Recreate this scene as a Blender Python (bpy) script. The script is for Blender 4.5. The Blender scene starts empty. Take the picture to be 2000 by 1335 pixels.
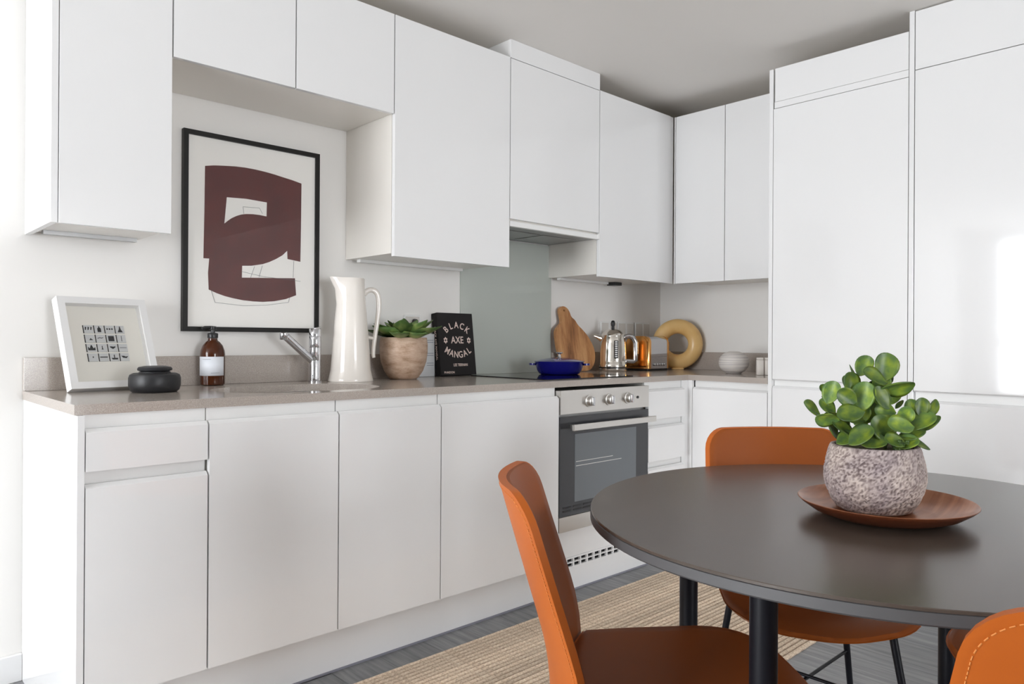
import bpy, bmesh, math, random
from mathutils import Vector, Matrix, noise
random.seed(7)
SC = bpy.context.scene
COL = SC.collection
R = math.radians

# ------------------------------------------------------------------ camera
yaw, pitch, roll, fpx = .7836, .0011, .006, 1435.03
fw = Vector((math.sin(yaw)*math.cos(pitch), math.cos(yaw)*math.cos(pitch), math.sin(pitch)))
rt0 = Vector((math.cos(yaw), -math.sin(yaw), 0)); up0 = rt0.cross(fw)
rt = rt0*math.cos(roll) + up0*math.sin(roll); up = up0*math.cos(roll) - rt0*math.sin(roll)
cam_d = bpy.data.cameras.new('camera'); cam = bpy.data.objects.new('camera', cam_d); COL.objects.link(cam)
cam_d.sensor_width = 36; cam_d.lens = fpx/2000*36
cam_d.shift_x = -(1076.5-1000)/2000; cam_d.shift_y = -(667.5-663.22)/2000
cam_d.clip_start = .05
M = Matrix((rt, up, -fw)).transposed().to_4x4(); M.translation = Vector((-.474, -2.1321, 1.0759))
cam.matrix_world = M
SC.camera = cam

# ------------------------------------------------------------------ sky, window light, exposure
W = bpy.data.worlds.new('sky'); SC.world = W; W.use_nodes = True
bg = W.node_tree.nodes['Background']; bg.inputs[0].default_value = (.93, .96, 1.0, 1); bg.inputs[1].default_value = 23.0
SC.view_settings.view_transform = 'Standard'; SC.view_settings.look = 'None'
SC.view_settings.gamma = 1; SC.view_settings.use_curve_mapping = False
SC.view_settings.exposure = -0.10
SC.cycles.max_bounces = 12; SC.cycles.diffuse_bounces = 8; SC.cycles.glossy_bounces = 6
SC.cycles.transparent_max_bounces = 12

RX0, RX1, RY0, RY1, CEIL = -4.2, 3.3052, -8.0, .682, 2.4175
WY0, WY1, WZ0, WZ1 = -1.6, .36, .05, 2.36        # window opening in the left wall
VX0_, VX1_ = -.1, 1.6                          # made-up fill-light opening in the wall behind the camera
def portal(name, loc, rot, sx, sy):
    l = bpy.data.lights.new(name, 'AREA'); l.shape = 'RECTANGLE'; l.size = sx; l.size_y = sy; l.cycles.is_portal = True
    o = bpy.data.objects.new(name, l); COL.objects.link(o); o.location = loc; o.rotation_euler = rot
portal('window_portal', (RX0-.16, (WY0+WY1)/2, (WZ0+WZ1)/2), (0, R(-90), 0), WZ1-WZ0, WY1-WY0)

portal('window_portal', ((VX0_+VX1_)/2, RY0-.16, (WZ0+WZ1)/2), (R(-90), 0, R(180)), VX1_-VX0_, WZ1-WZ0)  # portal of the added fill opening

# ------------------------------------------------------------------ materials
def mat(name, col, rough=.5, metal=0, ior=1.5, coat=0, trans=0):
    m = bpy.data.materials.new(name); m.use_nodes = True
    b = m.node_tree.nodes['Principled BSDF']
    b.inputs['Base Color'].default_value = (*col, 1); b.inputs['Roughness'].default_value = rough
    b.inputs['Metallic'].default_value = metal; b.inputs['IOR'].default_value = ior
    b.inputs['Coat Weight'].default_value = coat; b.inputs['Transmission Weight'].default_value = trans
    return m
def spec(m, v): m.node_tree.nodes['Principled BSDF'].inputs['Specular IOR Level'].default_value = v
def nodes(m): return m.node_tree.nodes, m.node_tree.links, m.node_tree.nodes['Principled BSDF']
def texco(m, scale=(1, 1, 1), kind='Object', rot=(0, 0, 0)):
    n, l, b = nodes(m); t = n.new('ShaderNodeTexCoord'); mp = n.new('ShaderNodeMapping')
    mp.inputs['Scale'].default_value = scale; mp.inputs['Rotation'].default_value = rot
    l.new(t.outputs[kind], mp.inputs[0]); return mp.outputs[0]
def noise_tex(m, vec, scale, detail=4, rough=.5):
    n, l, b = nodes(m); t = n.new('ShaderNodeTexNoise'); t.inputs['Scale'].default_value = scale
    t.inputs['Detail'].default_value = detail; t.inputs['Roughness'].default_value = rough
    l.new(vec, t.inputs['Vector']); return t.outputs['Fac']
def ramp(m, fac, stops):
    n, l, b = nodes(m); r = n.new('ShaderNodeValToRGB'); e = r.color_ramp.elements
    while len(e) < len(stops): e.new(.5)
    for el, (p, c) in zip(e, stops): el.position = p; el.color = (*c, 1)
    l.new(fac, r.inputs[0]); return r.outputs[0]
def to_color(m, out): nodes(m)[1].new(out, nodes(m)[2].inputs['Base Color'])
def bump(m, fac, strength=.3, dist=.002):
    n, l, b = nodes(m); x = n.new('ShaderNodeBump'); x.inputs['Strength'].default_value = strength
    x.inputs['Distance'].default_value = dist; l.new(fac, x.inputs['Height']); l.new(x.outputs[0], b.inputs['Normal'])
def obj_random(m, lo, hi, col_out=None, col=None):
    """multiply a colour by a per-object random value"""
    n, l, b = nodes(m); oi = n.new('ShaderNodeObjectInfo'); mr = n.new('ShaderNodeMapRange')
    mr.inputs['To Min'].default_value = lo; mr.inputs['To Max'].default_value = hi
    l.new(oi.outputs['Random'], mr.inputs['Value'])
    mx = n.new('ShaderNodeMix'); mx.data_type = 'RGBA'; mx.blend_type = 'MULTIPLY'; mx.inputs[0].default_value = 1
    if col_out: l.new(col_out, mx.inputs[6])
    else: mx.inputs[6].default_value = (*col, 1)
    cc = n.new('ShaderNodeCombineColor')
    for i in range(3): l.new(mr.outputs[0], cc.inputs[i])
    l.new(cc.outputs[0], mx.inputs[7]); return mx.outputs[2]

m_wall = mat('wall_paint', (.80, .785, .76), .75)
m_ceil = mat('ceiling_paint', (.78, .755, .72), .8)
m_lac = mat('white_lacquer', (.80, .80, .80), .07)
m_carc = mat('white_carcass', (.80, .77, .72), .3)
m_rail = mat('white_rail', (.80, .80, .79), .35)
m_plinth = mat('white_plinth', (.78, .78, .78), .3)
m_seal = mat('plinth_seal_grey', (.25, .25, .29), .4)
m_stone = mat('grey_beige_quartz', (.4, .34, .3), .16)
v = texco(m_stone); f = noise_tex(m_stone, v, 420, 3, .7)
to_color(m_stone, ramp(m_stone, f, [(.3, (.31, .27, .24)), (.55, (.43, .38, .34)), (.75, (.58, .53, .48))]))
m_steel = mat('brushed_steel', (.66, .64, .61), .28, 1)
m_steel_d = mat('dull_filter_steel', (.42, .42, .42), .4, 1)
m_chrome = mat('chrome', (.60, .60, .62), .06, 1)
m_sink = mat('satin_sink_steel', (.88, .88, .87), .32, 1)
m_kettle = mat('polished_steel', (.80, .76, .70), .08, 1)
m_copper = mat('copper_metal', (.80, .40, .13), .14, 1)
m_black = mat('black_plastic', (.012, .012, .013), .35)
m_blackmetal = mat('black_powder_coat', (.008, .008, .011), .36); spec(m_blackmetal, .22)
m_blackframe = mat('black_frame', (.010, .009, .008), .45); spec(m_blackframe, .25)
m_ovenglass = mat('dark_oven_glass', (.045, .046, .05), .06)
m_ovenwin = mat('oven_window_glass', (.14, .155, .168), .05)
m_hob = mat('black_hob_glass', (.008, .008, .010), .04)
m_splash = mat('grey_green_back_painted_glass', (.46, .49, .45), .05)
m_white_plastic = mat('white_plastic', (.78, .78, .77), .35)
m_socket = mat('pale_grey_plastic', (.62, .59, .55), .35)
m_ceramic = mat('cream_glaze', (.80, .755, .70), .12, coat=.4)
m_blackceramic = mat('black_stoneware', (.014, .014, .016), .42); spec(m_blackceramic, .4)
m_amber = mat('amber_glass', (.055, .013, .003), .05); spec(m_amber, .4)
m_label = mat('paper_label', (.72, .75, .80), .6)
m_ink = mat('grey_ink', (.25, .27, .30), .7)
m_paper = mat('off_white_paper', (.85, .835, .80), .8)
m_maroon = mat('maroon_print', (.125, .030, .027), .7)
v = texco(m_maroon); f = noise_tex(m_maroon, v, 9, 5, .6)
to_color(m_maroon, ramp(m_maroon, f, [(.3, (.072, .015, .014)), (.7, (.118, .024, .021))]))
m_inkline = mat('pencil_line', (.12, .12, .13), .8)
m_whiteframe = mat('white_frame', (.80, .80, .80), .35)
m_mount = mat('cream_mount', (.77, .75, .69), .8)
m_tile = mat('grey_card', (.55, .56, .56), .6)
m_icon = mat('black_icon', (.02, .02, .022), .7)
m_bookcloth = mat('black_book_cloth', (.020, .018, .018), .7); spec(m_bookcloth, .18)
f = noise_tex(m_bookcloth, texco(m_bookcloth), 900, 2); bump(m_bookcloth, f, .3, .0006)
m_pages = mat('book_pages', (.72, .69, .62), .8)
m_letter = mat('pale_pink_lettering', (.72, .58, .52), .6)
m_bluebook = mat('pale_grey_cover', (.56, .57, .58), .6)
m_blue = mat('cobalt_enamel', (.006, .006, .13), .09, coat=.6)
m_floor = mat('grey_wood', (.2, .2, .2), .42)
v = texco(m_floor, (15, .85, 1), 'Object'); f = noise_tex(m_floor, v, 3.2, 6, .62)
c = ramp(m_floor, f, [(.28, (.105, .108, .116)), (.5, (.20, .202, .208)), (.75, (.33, .325, .318))])
to_color(m_floor, obj_random(m_floor, .8, 1.12, c)); bump(m_floor, f, .12, .001)
m_rug = mat('jute', (.5, .38, .27), .95)
v = texco(m_rug, (1, 1, 1)); f = noise_tex(m_rug, v, 130, 5, .75); f2 = noise_tex(m_rug, texco(m_rug, (2.5, 30, 1)), 2, 3)
c = ramp(m_rug, f, [(.30, (.40, .285, .20)), (.5, (.80, .63, .47)), (.68, (.93, .82, .66))])
to_color(m_rug, obj_random(m_rug, .80, 1.1, c)); bump(m_rug, f, .9, .006)
m_leather = mat('tan_leather', (.47, .135, .026), .42); spec(m_leather, .20)
v = texco(m_leather); f = noise_tex(m_leather, v, 260, 3); bump(m_leather, f, .10, .0006)
f3 = noise_tex(m_leather, v, 4, 3); to_color(m_leather, ramp(m_leather, f3, [(.3, (.40, .090, .012)), (.7, (.50, .122, .017))]))
m_lining = mat('shaded_tan_leather', (.27, .070, .015), .45); spec(m_lining, .14)  # the shell's tan leather, darkened to put inner shade into the colour
v = texco(m_lining); f = noise_tex(m_lining, v, 260, 3); bump(m_lining, f, .08, .0006)
m_thread = mat('orange_thread', (.62, .23, .055), .7)
m_table = mat('umber_linoleum', (.085, .069, .058), .25)
v = texco(m_table, (1, 7, 1), rot=(0, 0, .6)); f = noise_tex(m_table, v, 2.2, 5)
to_color(m_table, ramp(m_table, f, [(.3, (.066, .050, .040)), (.7, (.088, .070, .058))]))
m_tableedge = mat('dark_grey_edge', (.085, .083, .085), .5)
m_plate = mat('copper_brown_lacquer', (.30, .105, .045), .28, .35)
v = texco(m_plate, (1, 9, 1), rot=(0, 0, .5)); f = noise_tex(m_plate, v, 6, 5)
to_color(m_plate, ramp(m_plate, f, [(.3, (.20, .062, .024)), (.55, (.33, .125, .055)), (.8, (.46, .21, .11))]))
m_plate_under = mat('dark_copper_lacquer', (.085, .022, .008), .3)
m_lava = mat('pitted_grey_stoneware', (.4, .36, .35), .9)
n_, l_, b_ = nodes(m_lava); at = n_.new('ShaderNodeAttribute'); at.attribute_name = 'pit'
v = texco(m_lava); f = noise_tex(m_lava, v, 11, 4, .6); f2 = noise_tex(m_lava, v, 420, 3, .7)
mm = n_.new('ShaderNodeMath'); mm.operation = 'MULTIPLY_ADD'; l_.new(f2, mm.inputs[0]); mm.inputs[1].default_value = .35; l_.new(at.outputs['Fac'], mm.inputs[2])
mx = n_.new('ShaderNodeMix'); mx.data_type = 'RGBA'; mx.blend_type = 'MULTIPLY'; mx.inputs[0].default_value = 1
l_.new(ramp(m_lava, mm.outputs[0], [(.14, (.56, .49, .46)), (.40, (.36, .305, .29)), (.80, (.17, .13, .125))]), mx.inputs[6])
l_.new(ramp(m_lava, f, [(.35, (.66, .63, .67)), (.62, (1.0, .97, .92))]), mx.inputs[7]); to_color(m_lava, mx.outputs[2])
bump(m_lava, f2, .4, .0015)
m_soil = mat('mossy_soil', (.07, .055, .02), .95)
f = noise_tex(m_soil, texco(m_soil), 130, 4); to_color(m_soil, ramp(m_soil, f, [(.35, (.03, .02, .008)), (.6, (.13, .11, .03)), (.75, (.16, .20, .03))])); bump(m_soil, f, 1, .01)
def leaf_mat(name, a, b2, c2, rough):
    m = mat(name, a, rough); n, l, bb = nodes(m)
    f = noise_tex(m, texco(m), 2.2, 3); c = ramp(m, f, [(.3, a), (.5, b2), (.72, c2)])
    to_color(m, obj_random(m, .50, 1.35, c)); bb.inputs['Subsurface Weight'].default_value = 0
    return m
m_leaf = leaf_mat('green_succulent', (.045, .095, .045), (.10, .175, .034), (.22, .30, .030), .38); spec(m_leaf, .35)
m_leaf2 = leaf_mat('green_rosette', (.045, .10, .03), (.11, .20, .05), (.27, .34, .10), .45)
m_stem = mat('green_stem', (.09, .12, .035), .6)
m_bronzepot = mat('bronze_ceramic', (.38, .27, .19), .48, .1)
v = texco(m_bronzepot, (1, 1, 2.6)); f = noise_tex(m_bronzepot, v, 13, 7, .72)
to_color(m_bronzepot, ramp(m_bronzepot, f, [(.34, (.27, .17, .10)), (.46, (.44, .30, .21)), (.6, (.55, .40, .30)), (.72, (.66, .53, .42))]))
m_wood = mat('olive_wood', (.38, .2, .09), .45)
v = texco(m_wood, (9, 9, 1.3)); f = noise_tex(m_wood, v, 2.4, 6, .65)
to_color(m_wood, ramp(m_wood, f, [(.33, (.13, .050, .016)), (.47, (.36, .155, .055)), (.62, (.54, .28, .115)), (.8, (.62, .35, .16))]))
m_ring = mat('honey_ceramic', (.68, .40, .15), .3)
v = texco(m_ring); f = noise_tex(m_ring, v, 7, 4); to_color(m_ring, ramp(m_ring, f, [(.3, (.72, .43, .14)), (.7, (.84, .58, .26))]))
m_vase = mat('striped_stoneware', (.6, .56, .52), .6)
v = texco(m_vase, (1.0, 1.0, 135)); f = noise_tex(m_vase, v, 1.5, 2, .5)
to_color(m_vase, ramp(m_vase, f, [(.36, (.20, .18, .19)), (.43, (.52, .48, .47)), (.52, (.70, .66, .62))])); bump(m_vase, f, .3, .001)
m_darkvoid = mat('dark_recess', (.02, .02, .022), .8)
m_winframe = mat('grey_window_frame', (.20, .20, .21), .4)
# window glass: clear pane that reflects a little
m_glass = bpy.data.materials.new('window_glass'); m_glass.use_nodes = True
gn, gl = m_glass.node_tree.nodes, m_glass.node_tree.links; gn.clear()
go = gn.new('ShaderNodeOutputMaterial'); gm = gn.new('ShaderNodeMixShader'); gt = gn.new('ShaderNodeBsdfTransparent'); gg = gn.new('ShaderNodeBsdfGlossy'); gf = gn.new('ShaderNodeFresnel')
gg.inputs['Roughness'].default_value = .0; gf.inputs[0].default_value = 1.45
gb = gn.new('ShaderNodeNewGeometry'); gr = gn.new('ShaderNodeMapRange'); gr.inputs['To Min'].default_value = 1.45; gr.inputs['To Max'].default_value = 1/1.45
gl.new(gb.outputs['Backfacing'], gr.inputs['Value']); gl.new(gr.outputs[0], gf.inputs[0]); gl.new(gf.outputs[0], gm.inputs[0]); gl.new(gt.outputs[0], gm.inputs[1]); gl.new(gg.outputs[0], gm.inputs[2]); gl.new(gm.outputs[0], go.inputs[0])

m_pglass = m_glass.copy(); m_pglass.name = 'picture_glass'
for q in m_pglass.node_tree.nodes:
    if q.type == 'MAP_RANGE': q.inputs['To Min'].default_value = 1.3; q.inputs['To Max'].default_value = 1/1.3

# ------------------------------------------------------------------ mesh helpers
def box(bm, x0, x1, y0, y1, z0, z1, bev=0, seg=1):
    r = bmesh.ops.create_cube(bm, size=1); vs = r['verts']
    for q in vs:
        q.co = Vector((x0 if q.co.x < 0 else x1, y0 if q.co.y < 0 else y1, z0 if q.co.z < 0 else z1))
    if bev:
        es = list({e for q in vs for e in q.link_edges})
        bmesh.ops.bevel(bm, geom=es, offset=bev, segments=seg, affect='EDGES', profile=.5)
def lathe(bm, prof, seg=40, c=(0, 0, 0), ax=None):
    """revolve (radius, height) pairs about z (or about the matrix ax)"""
    rings = []
    for r, z in prof:
        if r < 1e-6: rings.append([bm.verts.new((0, 0, z))])
        else: rings.append([bm.verts.new((r*math.cos(2*math.pi*i/seg), r*math.sin(2*math.pi*i/seg), z)) for i in range(seg)])
    for a, b in zip(rings, rings[1:]):
        for i in range(seg):
            j = (i+1) % seg
            if len(a) == 1 and len(b) == 1: continue
            if len(a) == 1: bm.faces.new((a[0], b[i], b[j])) if False else bm.faces.new((a[0], b[j], b[i]))
            elif len(b) == 1: bm.faces.new((a[i], a[j], b[0]))
            else: bm.faces.new((a[i], a[j], b[j], b[i]))
    mtx = Matrix.Translation(c) @ (ax.to_4x4() if ax else Matrix.Identity(4))
    bmesh.ops.transform(bm, matrix=mtx, verts=[q for ring in rings for q in ring])
def tube(bm, pts, r, seg=10, cap=True, flat=None):
    pts = [Vector(p) for p in pts]; n = len(pts); rr = r if isinstance(r, (list, tuple)) else [r]*n
    rings = []; ref = None
    for i, p in enumerate(pts):
        t = (pts[min(i+1, n-1)] - pts[max(i-1, 0)]).normalized()
        if ref is None: ref = Vector((0, 0, 1)) if abs(t.z) < .9 else Vector((1, 0, 0))
        a = t.cross(ref).normalized(); b = a.cross(t).normalized(); ref = b
        k = flat or 1
        rings.append([bm.verts.new(p + (a*math.cos(2*math.pi*j/seg) + b*k*math.sin(2*math.pi*j/seg))*rr[i]) for j in range(seg)])
    for a, b in zip(rings, rings[1:]):
        for j in range(seg): bm.faces.new((a[j], a[(j+1) % seg], b[(j+1) % seg], b[j]))
    if cap: bm.faces.new(rings[0][::-1]); bm.faces.new(rings[-1])
def prism(bm, poly, f0, f1):
    """extrude a 2d outline; f0/f1 map (u,v) to the two end faces"""
    a = [bm.verts.new(f0(*p)) for p in poly]; b = [bm.verts.new(f1(*p)) for p in poly]; n = len(poly)
    bm.faces.new(a); bm.faces.new(b[::-1])
    for i in range(n): bm.faces.new((a[i], b[i], b[(i+1) % n], a[(i+1) % n]))
def holed(bm, outer, holes, f0, f1):
    """extrude an outline with holes"""
    for f, flip in ((f0, False), (f1, True)):
        loops = []; es = []
        for lp in [outer]+holes:
            vs = [bm.verts.new(f(*p)) for p in lp]; loops.append(vs)
            es += [bm.edges.new((vs[i], vs[(i+1) % len(vs)])) for i in range(len(vs))]
        bmesh.ops.triangle_fill(bm, use_beauty=True, edges=es)
        if not flip: first = loops
        else:
            for la, lb in zip(first, loops):
                n = len(la)
                for i in range(n): bm.faces.new((la[i], lb[i], lb[(i+1) % n], la[(i+1) % n]))
def smoothline(pts, it=2, closed=True):
    for _ in range(it):
        out = []; n = len(pts)
        for i in range(n if closed else n-1):
            p, q = pts[i], pts[(i+1) % n]
            out += [tuple(.75*a+.25*b for a, b in zip(p, q)), tuple(.25*a+.75*b for a, b in zip(p, q))]
        pts = out
    return pts
def build(name, bm, m, parent=None, smooth=None, loc=None, rot=None, kind=None, label=None):
    bmesh.ops.recalc_face_normals(bm, faces=bm.faces)
    me = bpy.data.meshes.new(name); bm.to_mesh(me); bm.free(); me.materials.append(m)
    if smooth:
        for p in me.polygons: p.use_smooth = True
        me.set_sharp_from_angle(angle=R(smooth))
    o = bpy.data.objects.new(name, me); COL.objects.link(o)
    if parent: o.parent = parent
    if loc: o.location = loc
    if rot: o.rotation_euler = rot
    if kind: o['kind'] = kind
    if label: o['label'] = label
    return o
def B(): return bmesh.new()
def tag(o, label, cat, group=None):
    o['label'] = label; o['category'] = cat
    if group: o['group'] = group
    return o
def thing(name, label, cat, loc=(0, 0, 0), rot=(0, 0, 0), group=None):
    o = bpy.data.objects.new(name, None); COL.objects.link(o); o.empty_display_size = .1
    o.location = loc; o.rotation_euler = rot
    return tag(o, label, cat, group)
def bx(name, m, parent, boxes, bev=0, world=True, **kw):
    """one part made of boxes; world=True gives the boxes in room coordinates"""
    bm = B(); d = parent.location if (parent and world) else Vector((0, 0, 0))
    for b in boxes: box(bm, b[0]-d.x, b[1]-d.x, b[2]-d.y, b[3]-d.y, b[4]-d.z, b[5]-d.z, bev)
    return build(name, bm, m, parent, **kw)
def lt(name, m, parent, prof, seg=40, c=(0, 0, 0), ax=None, smooth=40, **kw):
    bm = B(); lathe(bm, prof, seg, c, ax); return build(name, bm, m, parent, smooth, **kw)
def tb(name, m, parent, pts, r, seg=10, smooth=50, flat=None, **kw):
    bm = B(); tube(bm, pts, r, seg, flat=flat); return build(name, bm, m, parent, smooth, **kw)
def struct(o): o['kind'] = 'structure'; return o
def copy_tree(o, parent=None):
    c = o.copy(); COL.objects.link(c); c.parent = parent
    for ch in list(o.children): copy_tree(ch, c)
    return c
def text(s, size, m, parent, loc, rot, name='letter', ext=.0004, sx=1):
    cu = bpy.data.curves.new(name, 'FONT'); cu.body = s; cu.size = size; cu.align_x = 'CENTER'; cu.align_y = 'CENTER'; cu.extrude = ext; cu.offset = size*.012
    cu.materials.append(m); to_ = bpy.data.objects.new('text', cu); COL.objects.link(to_)
    me = bpy.data.meshes.new_from_object(to_.evaluated_get(bpy.context.evaluated_depsgraph_get())); me.name = name
    bpy.data.objects.remove(to_); bpy.data.curves.remove(cu); o = bpy.data.objects.new(name, me); COL.objects.link(o); o.parent = parent
    o.location = loc; o.rotation_euler = rot; o.scale = (sx, 1, 1); return o

# ================================================================== THE ROOM
T = .15
fl = struct(bx('floor', m_floor, None, [(RX0-T, RX1+T, RY0-T, RY1+T, -.2, -.012)]))
pl_w, pl_l = .178, 1.21
x = -.9; k = 0
while x < 2.72:
    y = -3.4 + (k*.43) % pl_l
    while y < .05:
        y2 = min(y+pl_l, .05)
        if y2-y > .05: bx('plank', m_floor, fl, [(x+.0006, x+pl_w-.0006, y+.0006, y2-.0006, -.012, 0)], .0008)
        y += pl_l
    x += pl_w; k += 1
# boards outside the visible stretch, joined
bm = B()
for bb in [(RX0, -.9, RY0, RY1), (-.9, x, RY0, -3.4), (x, RX1, RY0, RY1), (-.9, x, .05, RY1)]: box(bm, bb[0], bb[1], bb[2], bb[3], -.012, -.0002)
build('boards', bm, m_floor, fl, kind='stuff')
struct(bx('ceiling', m_ceil, None, [(RX0-T, RX1+T, RY0-T, RY1+T, CEIL, CEIL+.15)]))
struct(bx('wall_back', m_wall, None, [(RX0-T, RX1+T, RY1, RY1+T, 0, CEIL)]))
struct(bx('wall_right', m_wall, None, [(RX1, RX1+T, RY0, RY1, 0, CEIL)]))
struct(bx('wall_front', m_wall, None, [(RX0-T, VX0_, RY0-T, RY0, 0, CEIL), (VX1_, RX1+T, RY0-T, RY0, 0, CEIL), (VX0_, VX1_, RY0-T, RY0, 0, WZ0), (VX0_, VX1_, RY0-T, RY0, WZ1, CEIL)]))
wn = struct(bx('fill_window', m_winframe, None, [(VX0_, VX1_, RY0-.10, RY0-.04, WZ0, WZ0+.05), (VX0_, VX1_, RY0-.10, RY0-.04, WZ1-.05, WZ1), (VX0_, VX0_+.05, RY0-.10, RY0-.04, WZ0, WZ1), (VX1_-.05, VX1_, RY0-.10, RY0-.04, WZ0, WZ1)]))  # unseen window added to bring fill light onto the sink run
xm = (VX0_+VX1_)/2; bx('mullion', m_winframe, wn, [(xm-.04, xm+.04, RY0-.10, RY0-.04, WZ0+.05, WZ1-.05)])
for a, b in ((VX0_, xm), (xm, VX1_)): bx('pane', m_glass, wn, [(a+.05, b-.05, RY0-.072, RY0-.068, WZ0+.05, WZ1-.05)])
struct(bx('wall_left', m_wall, None, [(RX0-T, RX0, RY0, WY0, 0, CEIL), (RX0-T, RX0, WY1, RY1, 0, CEIL)] + [(RX0-T, RX0, a, b, c, d) for a, b in ((WY0, WY1),) for c, d in ((0, WZ0), (WZ1, CEIL))]))
for nm, y0, y1 in (('window_1', WY0, WY1),):
    wn = struct(bx(nm, m_winframe, None, [(RX0-.10, RX0-.04, y0, y1, WZ0, WZ0+.05), (RX0-.10, RX0-.04, y0, y1, WZ1-.05, WZ1), (RX0-.10, RX0-.04, y0, y0+.05, WZ0, WZ1), (RX0-.10, RX0-.04, y1-.05, y1, WZ0, WZ1)]))
    for i in (1, 2): yy = y0+(y1-y0)*i/3; bx('mullion', m_winframe, wn, [(RX0-.10, RX0-.04, yy-.04, yy+.04, WZ0+.05, WZ1-.05)])
    bx('transom', m_winframe, wn, [(RX0-.095, RX0-.045, y0+.05, y1-.05, 1.06, 1.12)])
    for i in range(3):
        a = y0+(y1-y0)*i/3; b = y0+(y1-y0)*(i+1)/3
        bx('pane', m_glass, wn, [(RX0-.072, RX0-.068, a+.05, b-.05, WZ0+.05, WZ1-.05)])
struct(bx('baseboard_back', m_plinth, None, [(RX0, -.0172, .668, .682, 0, .085)], .002))

# ================================================================== BASE UNITS
PX = .0169
def carcass(root, x0, x1, z0=.151, z1=.8802, y0=.0225, y1=.66, t=.016):
    return bx('carcass', m_carc, root, [(x0, x0+t, y0+.012, y1, z0, z1), (x1-t, x1, y0+.012, y1, z0, z1), (x0+t, x1-t, y0, y1, z0, z0+t), (x0+t, x1-t, y1-.006, y1, z0+t, z1)])
def front(name, root, x0, x1, z0, z1, jtop=True):
    """a lacquered front on the sink run: outer face at y=0, the top edge chamfered back as a finger pull"""
    bm = B(); d = root.location; g = .0022
    x0 += g; x1 -= g
    prof = [(0, z0), (.019, z0), (.019, z1), (.012, z1), (0, z1-.010)] if jtop else [(0, z0), (.019, z0), (.019, z1), (0, z1)]
    prism(bm, prof, lambda a, b: (x0-d.x, a-d.y, b-d.z), lambda a, b: (x1-d.x, a-d.y, b-d.z))
    return build(name, bm, m_lac, root)
def rail(root, x0, x1, z0, z1, y=.026): return bx('finger_rail', m_rail, root, [(x0+.0015, x1-.0015, y, y+.008, z0, z1)])
ZD0, ZD1 = .152, .846
# end unit with drawer
u = thing('drawer_cabinet', 'narrow white base cabinet, one drawer above a door, at the worktop left end', 'cabinet', (.15, .3, 0))
carcass(u, .0005, .2995)
bx('end_panel', m_lac, u, [(-PX, 0, 0, .681, 0, .8803)], .0008)
front('drawer', u, 0, .3, .738, ZD1); front('door', u, 0, .3, ZD0, .705)
rail(u, 0, .3, .80, .8800); rail(u, 0, .3, .68, .76)
# sink unit
u = thing('sink_cabinet', 'white two-door base cabinet under the sink', 'cabinet', (.7, .3, 0))
carcass(u, .3005, 1.0995); front('door', u, .3, .7, ZD0, ZD1); front('door', u, .7, 1.1, ZD0, ZD1); rail(u, .3, .7, .80, .8800); rail(u, .7, 1.1, .80, .8800)
# wide door unit left of oven
u = thing('base_cabinet', 'white base cabinet with one wide door, left of the oven', 'cabinet', (1.4, .3, 0))
carcass(u, 1.1005, 1.6995); front('door', u, 1.1, 1.7, ZD0, ZD1); rail(u, 1.1, 1.7, .80, .8800)
# drawers right of oven + corner post
u = thing('drawer_cabinet', 'white stack of three drawers between the oven and the corner', 'cabinet', (2.45, .3, 0))
carcass(u, 2.3005, 2.5995)
for z0, z1 in ((.703, ZD1), (.503, .671), (ZD0, .471)): front('drawer', u, 2.3, 2.6, z0, z1)
rail(u, 2.3, 2.6, .80, .8800); rail(u, 2.3, 2.6, .64, .73); rail(u, 2.3, 2.6, .44, .53)
bx('corner_post', m_lac, u, [(2.6005, 2.672, .0205, .040, ZD0, .8800), (2.6545, 2.673, -.0035, .0200, ZD0, .8800)])
# right run: corner base unit
u = thing('base_cabinet', 'white single-door base cabinet in the corner, behind the far chair', 'cabinet', (2.97, -.2, 0))
bx('carcass', m_carc, u, [(2.688, 3.29, -.42, -.404, .151, .8802), (2.688, 3.29, -.02, -.004, .151, .8802), (2.677, 3.29, -.404, -.02, .151, .167), (3.284, 3.29, -.404, -.02, .167, .8802)])
def frontx(name, root, y0, y1, z0, z1, X=2.6546, j='top'):
    bm = B(); d = root.location; g = .0022; y0 += g; y1 -= g
    if j == 'top': prof = [(X, z0), (X+.019, z0), (X+.019, z1), (X+.012, z1), (X, z1-.010)]
    elif j == 'bottom': prof = [(X, z0+.006), (X+.010, z0), (X+.019, z0), (X+.019, z1), (X, z1)]
    else: prof = [(X, z0), (X+.019, z0), (X+.019, z1), (X, z1)]
    prism(bm, prof, lambda a, b: (a-d.x, y0-d.y, b-d.z), lambda a, b: (a-d.x, y1-d.y, b-d.z))
    return build(name, bm, m_lac, root)
frontx('door', u, -.4212, -.0045, ZD0, ZD1)
bx('finger_rail', m_rail, u, [(2.680, 2.688, -.419, -.006, .80, .8800)])

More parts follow.
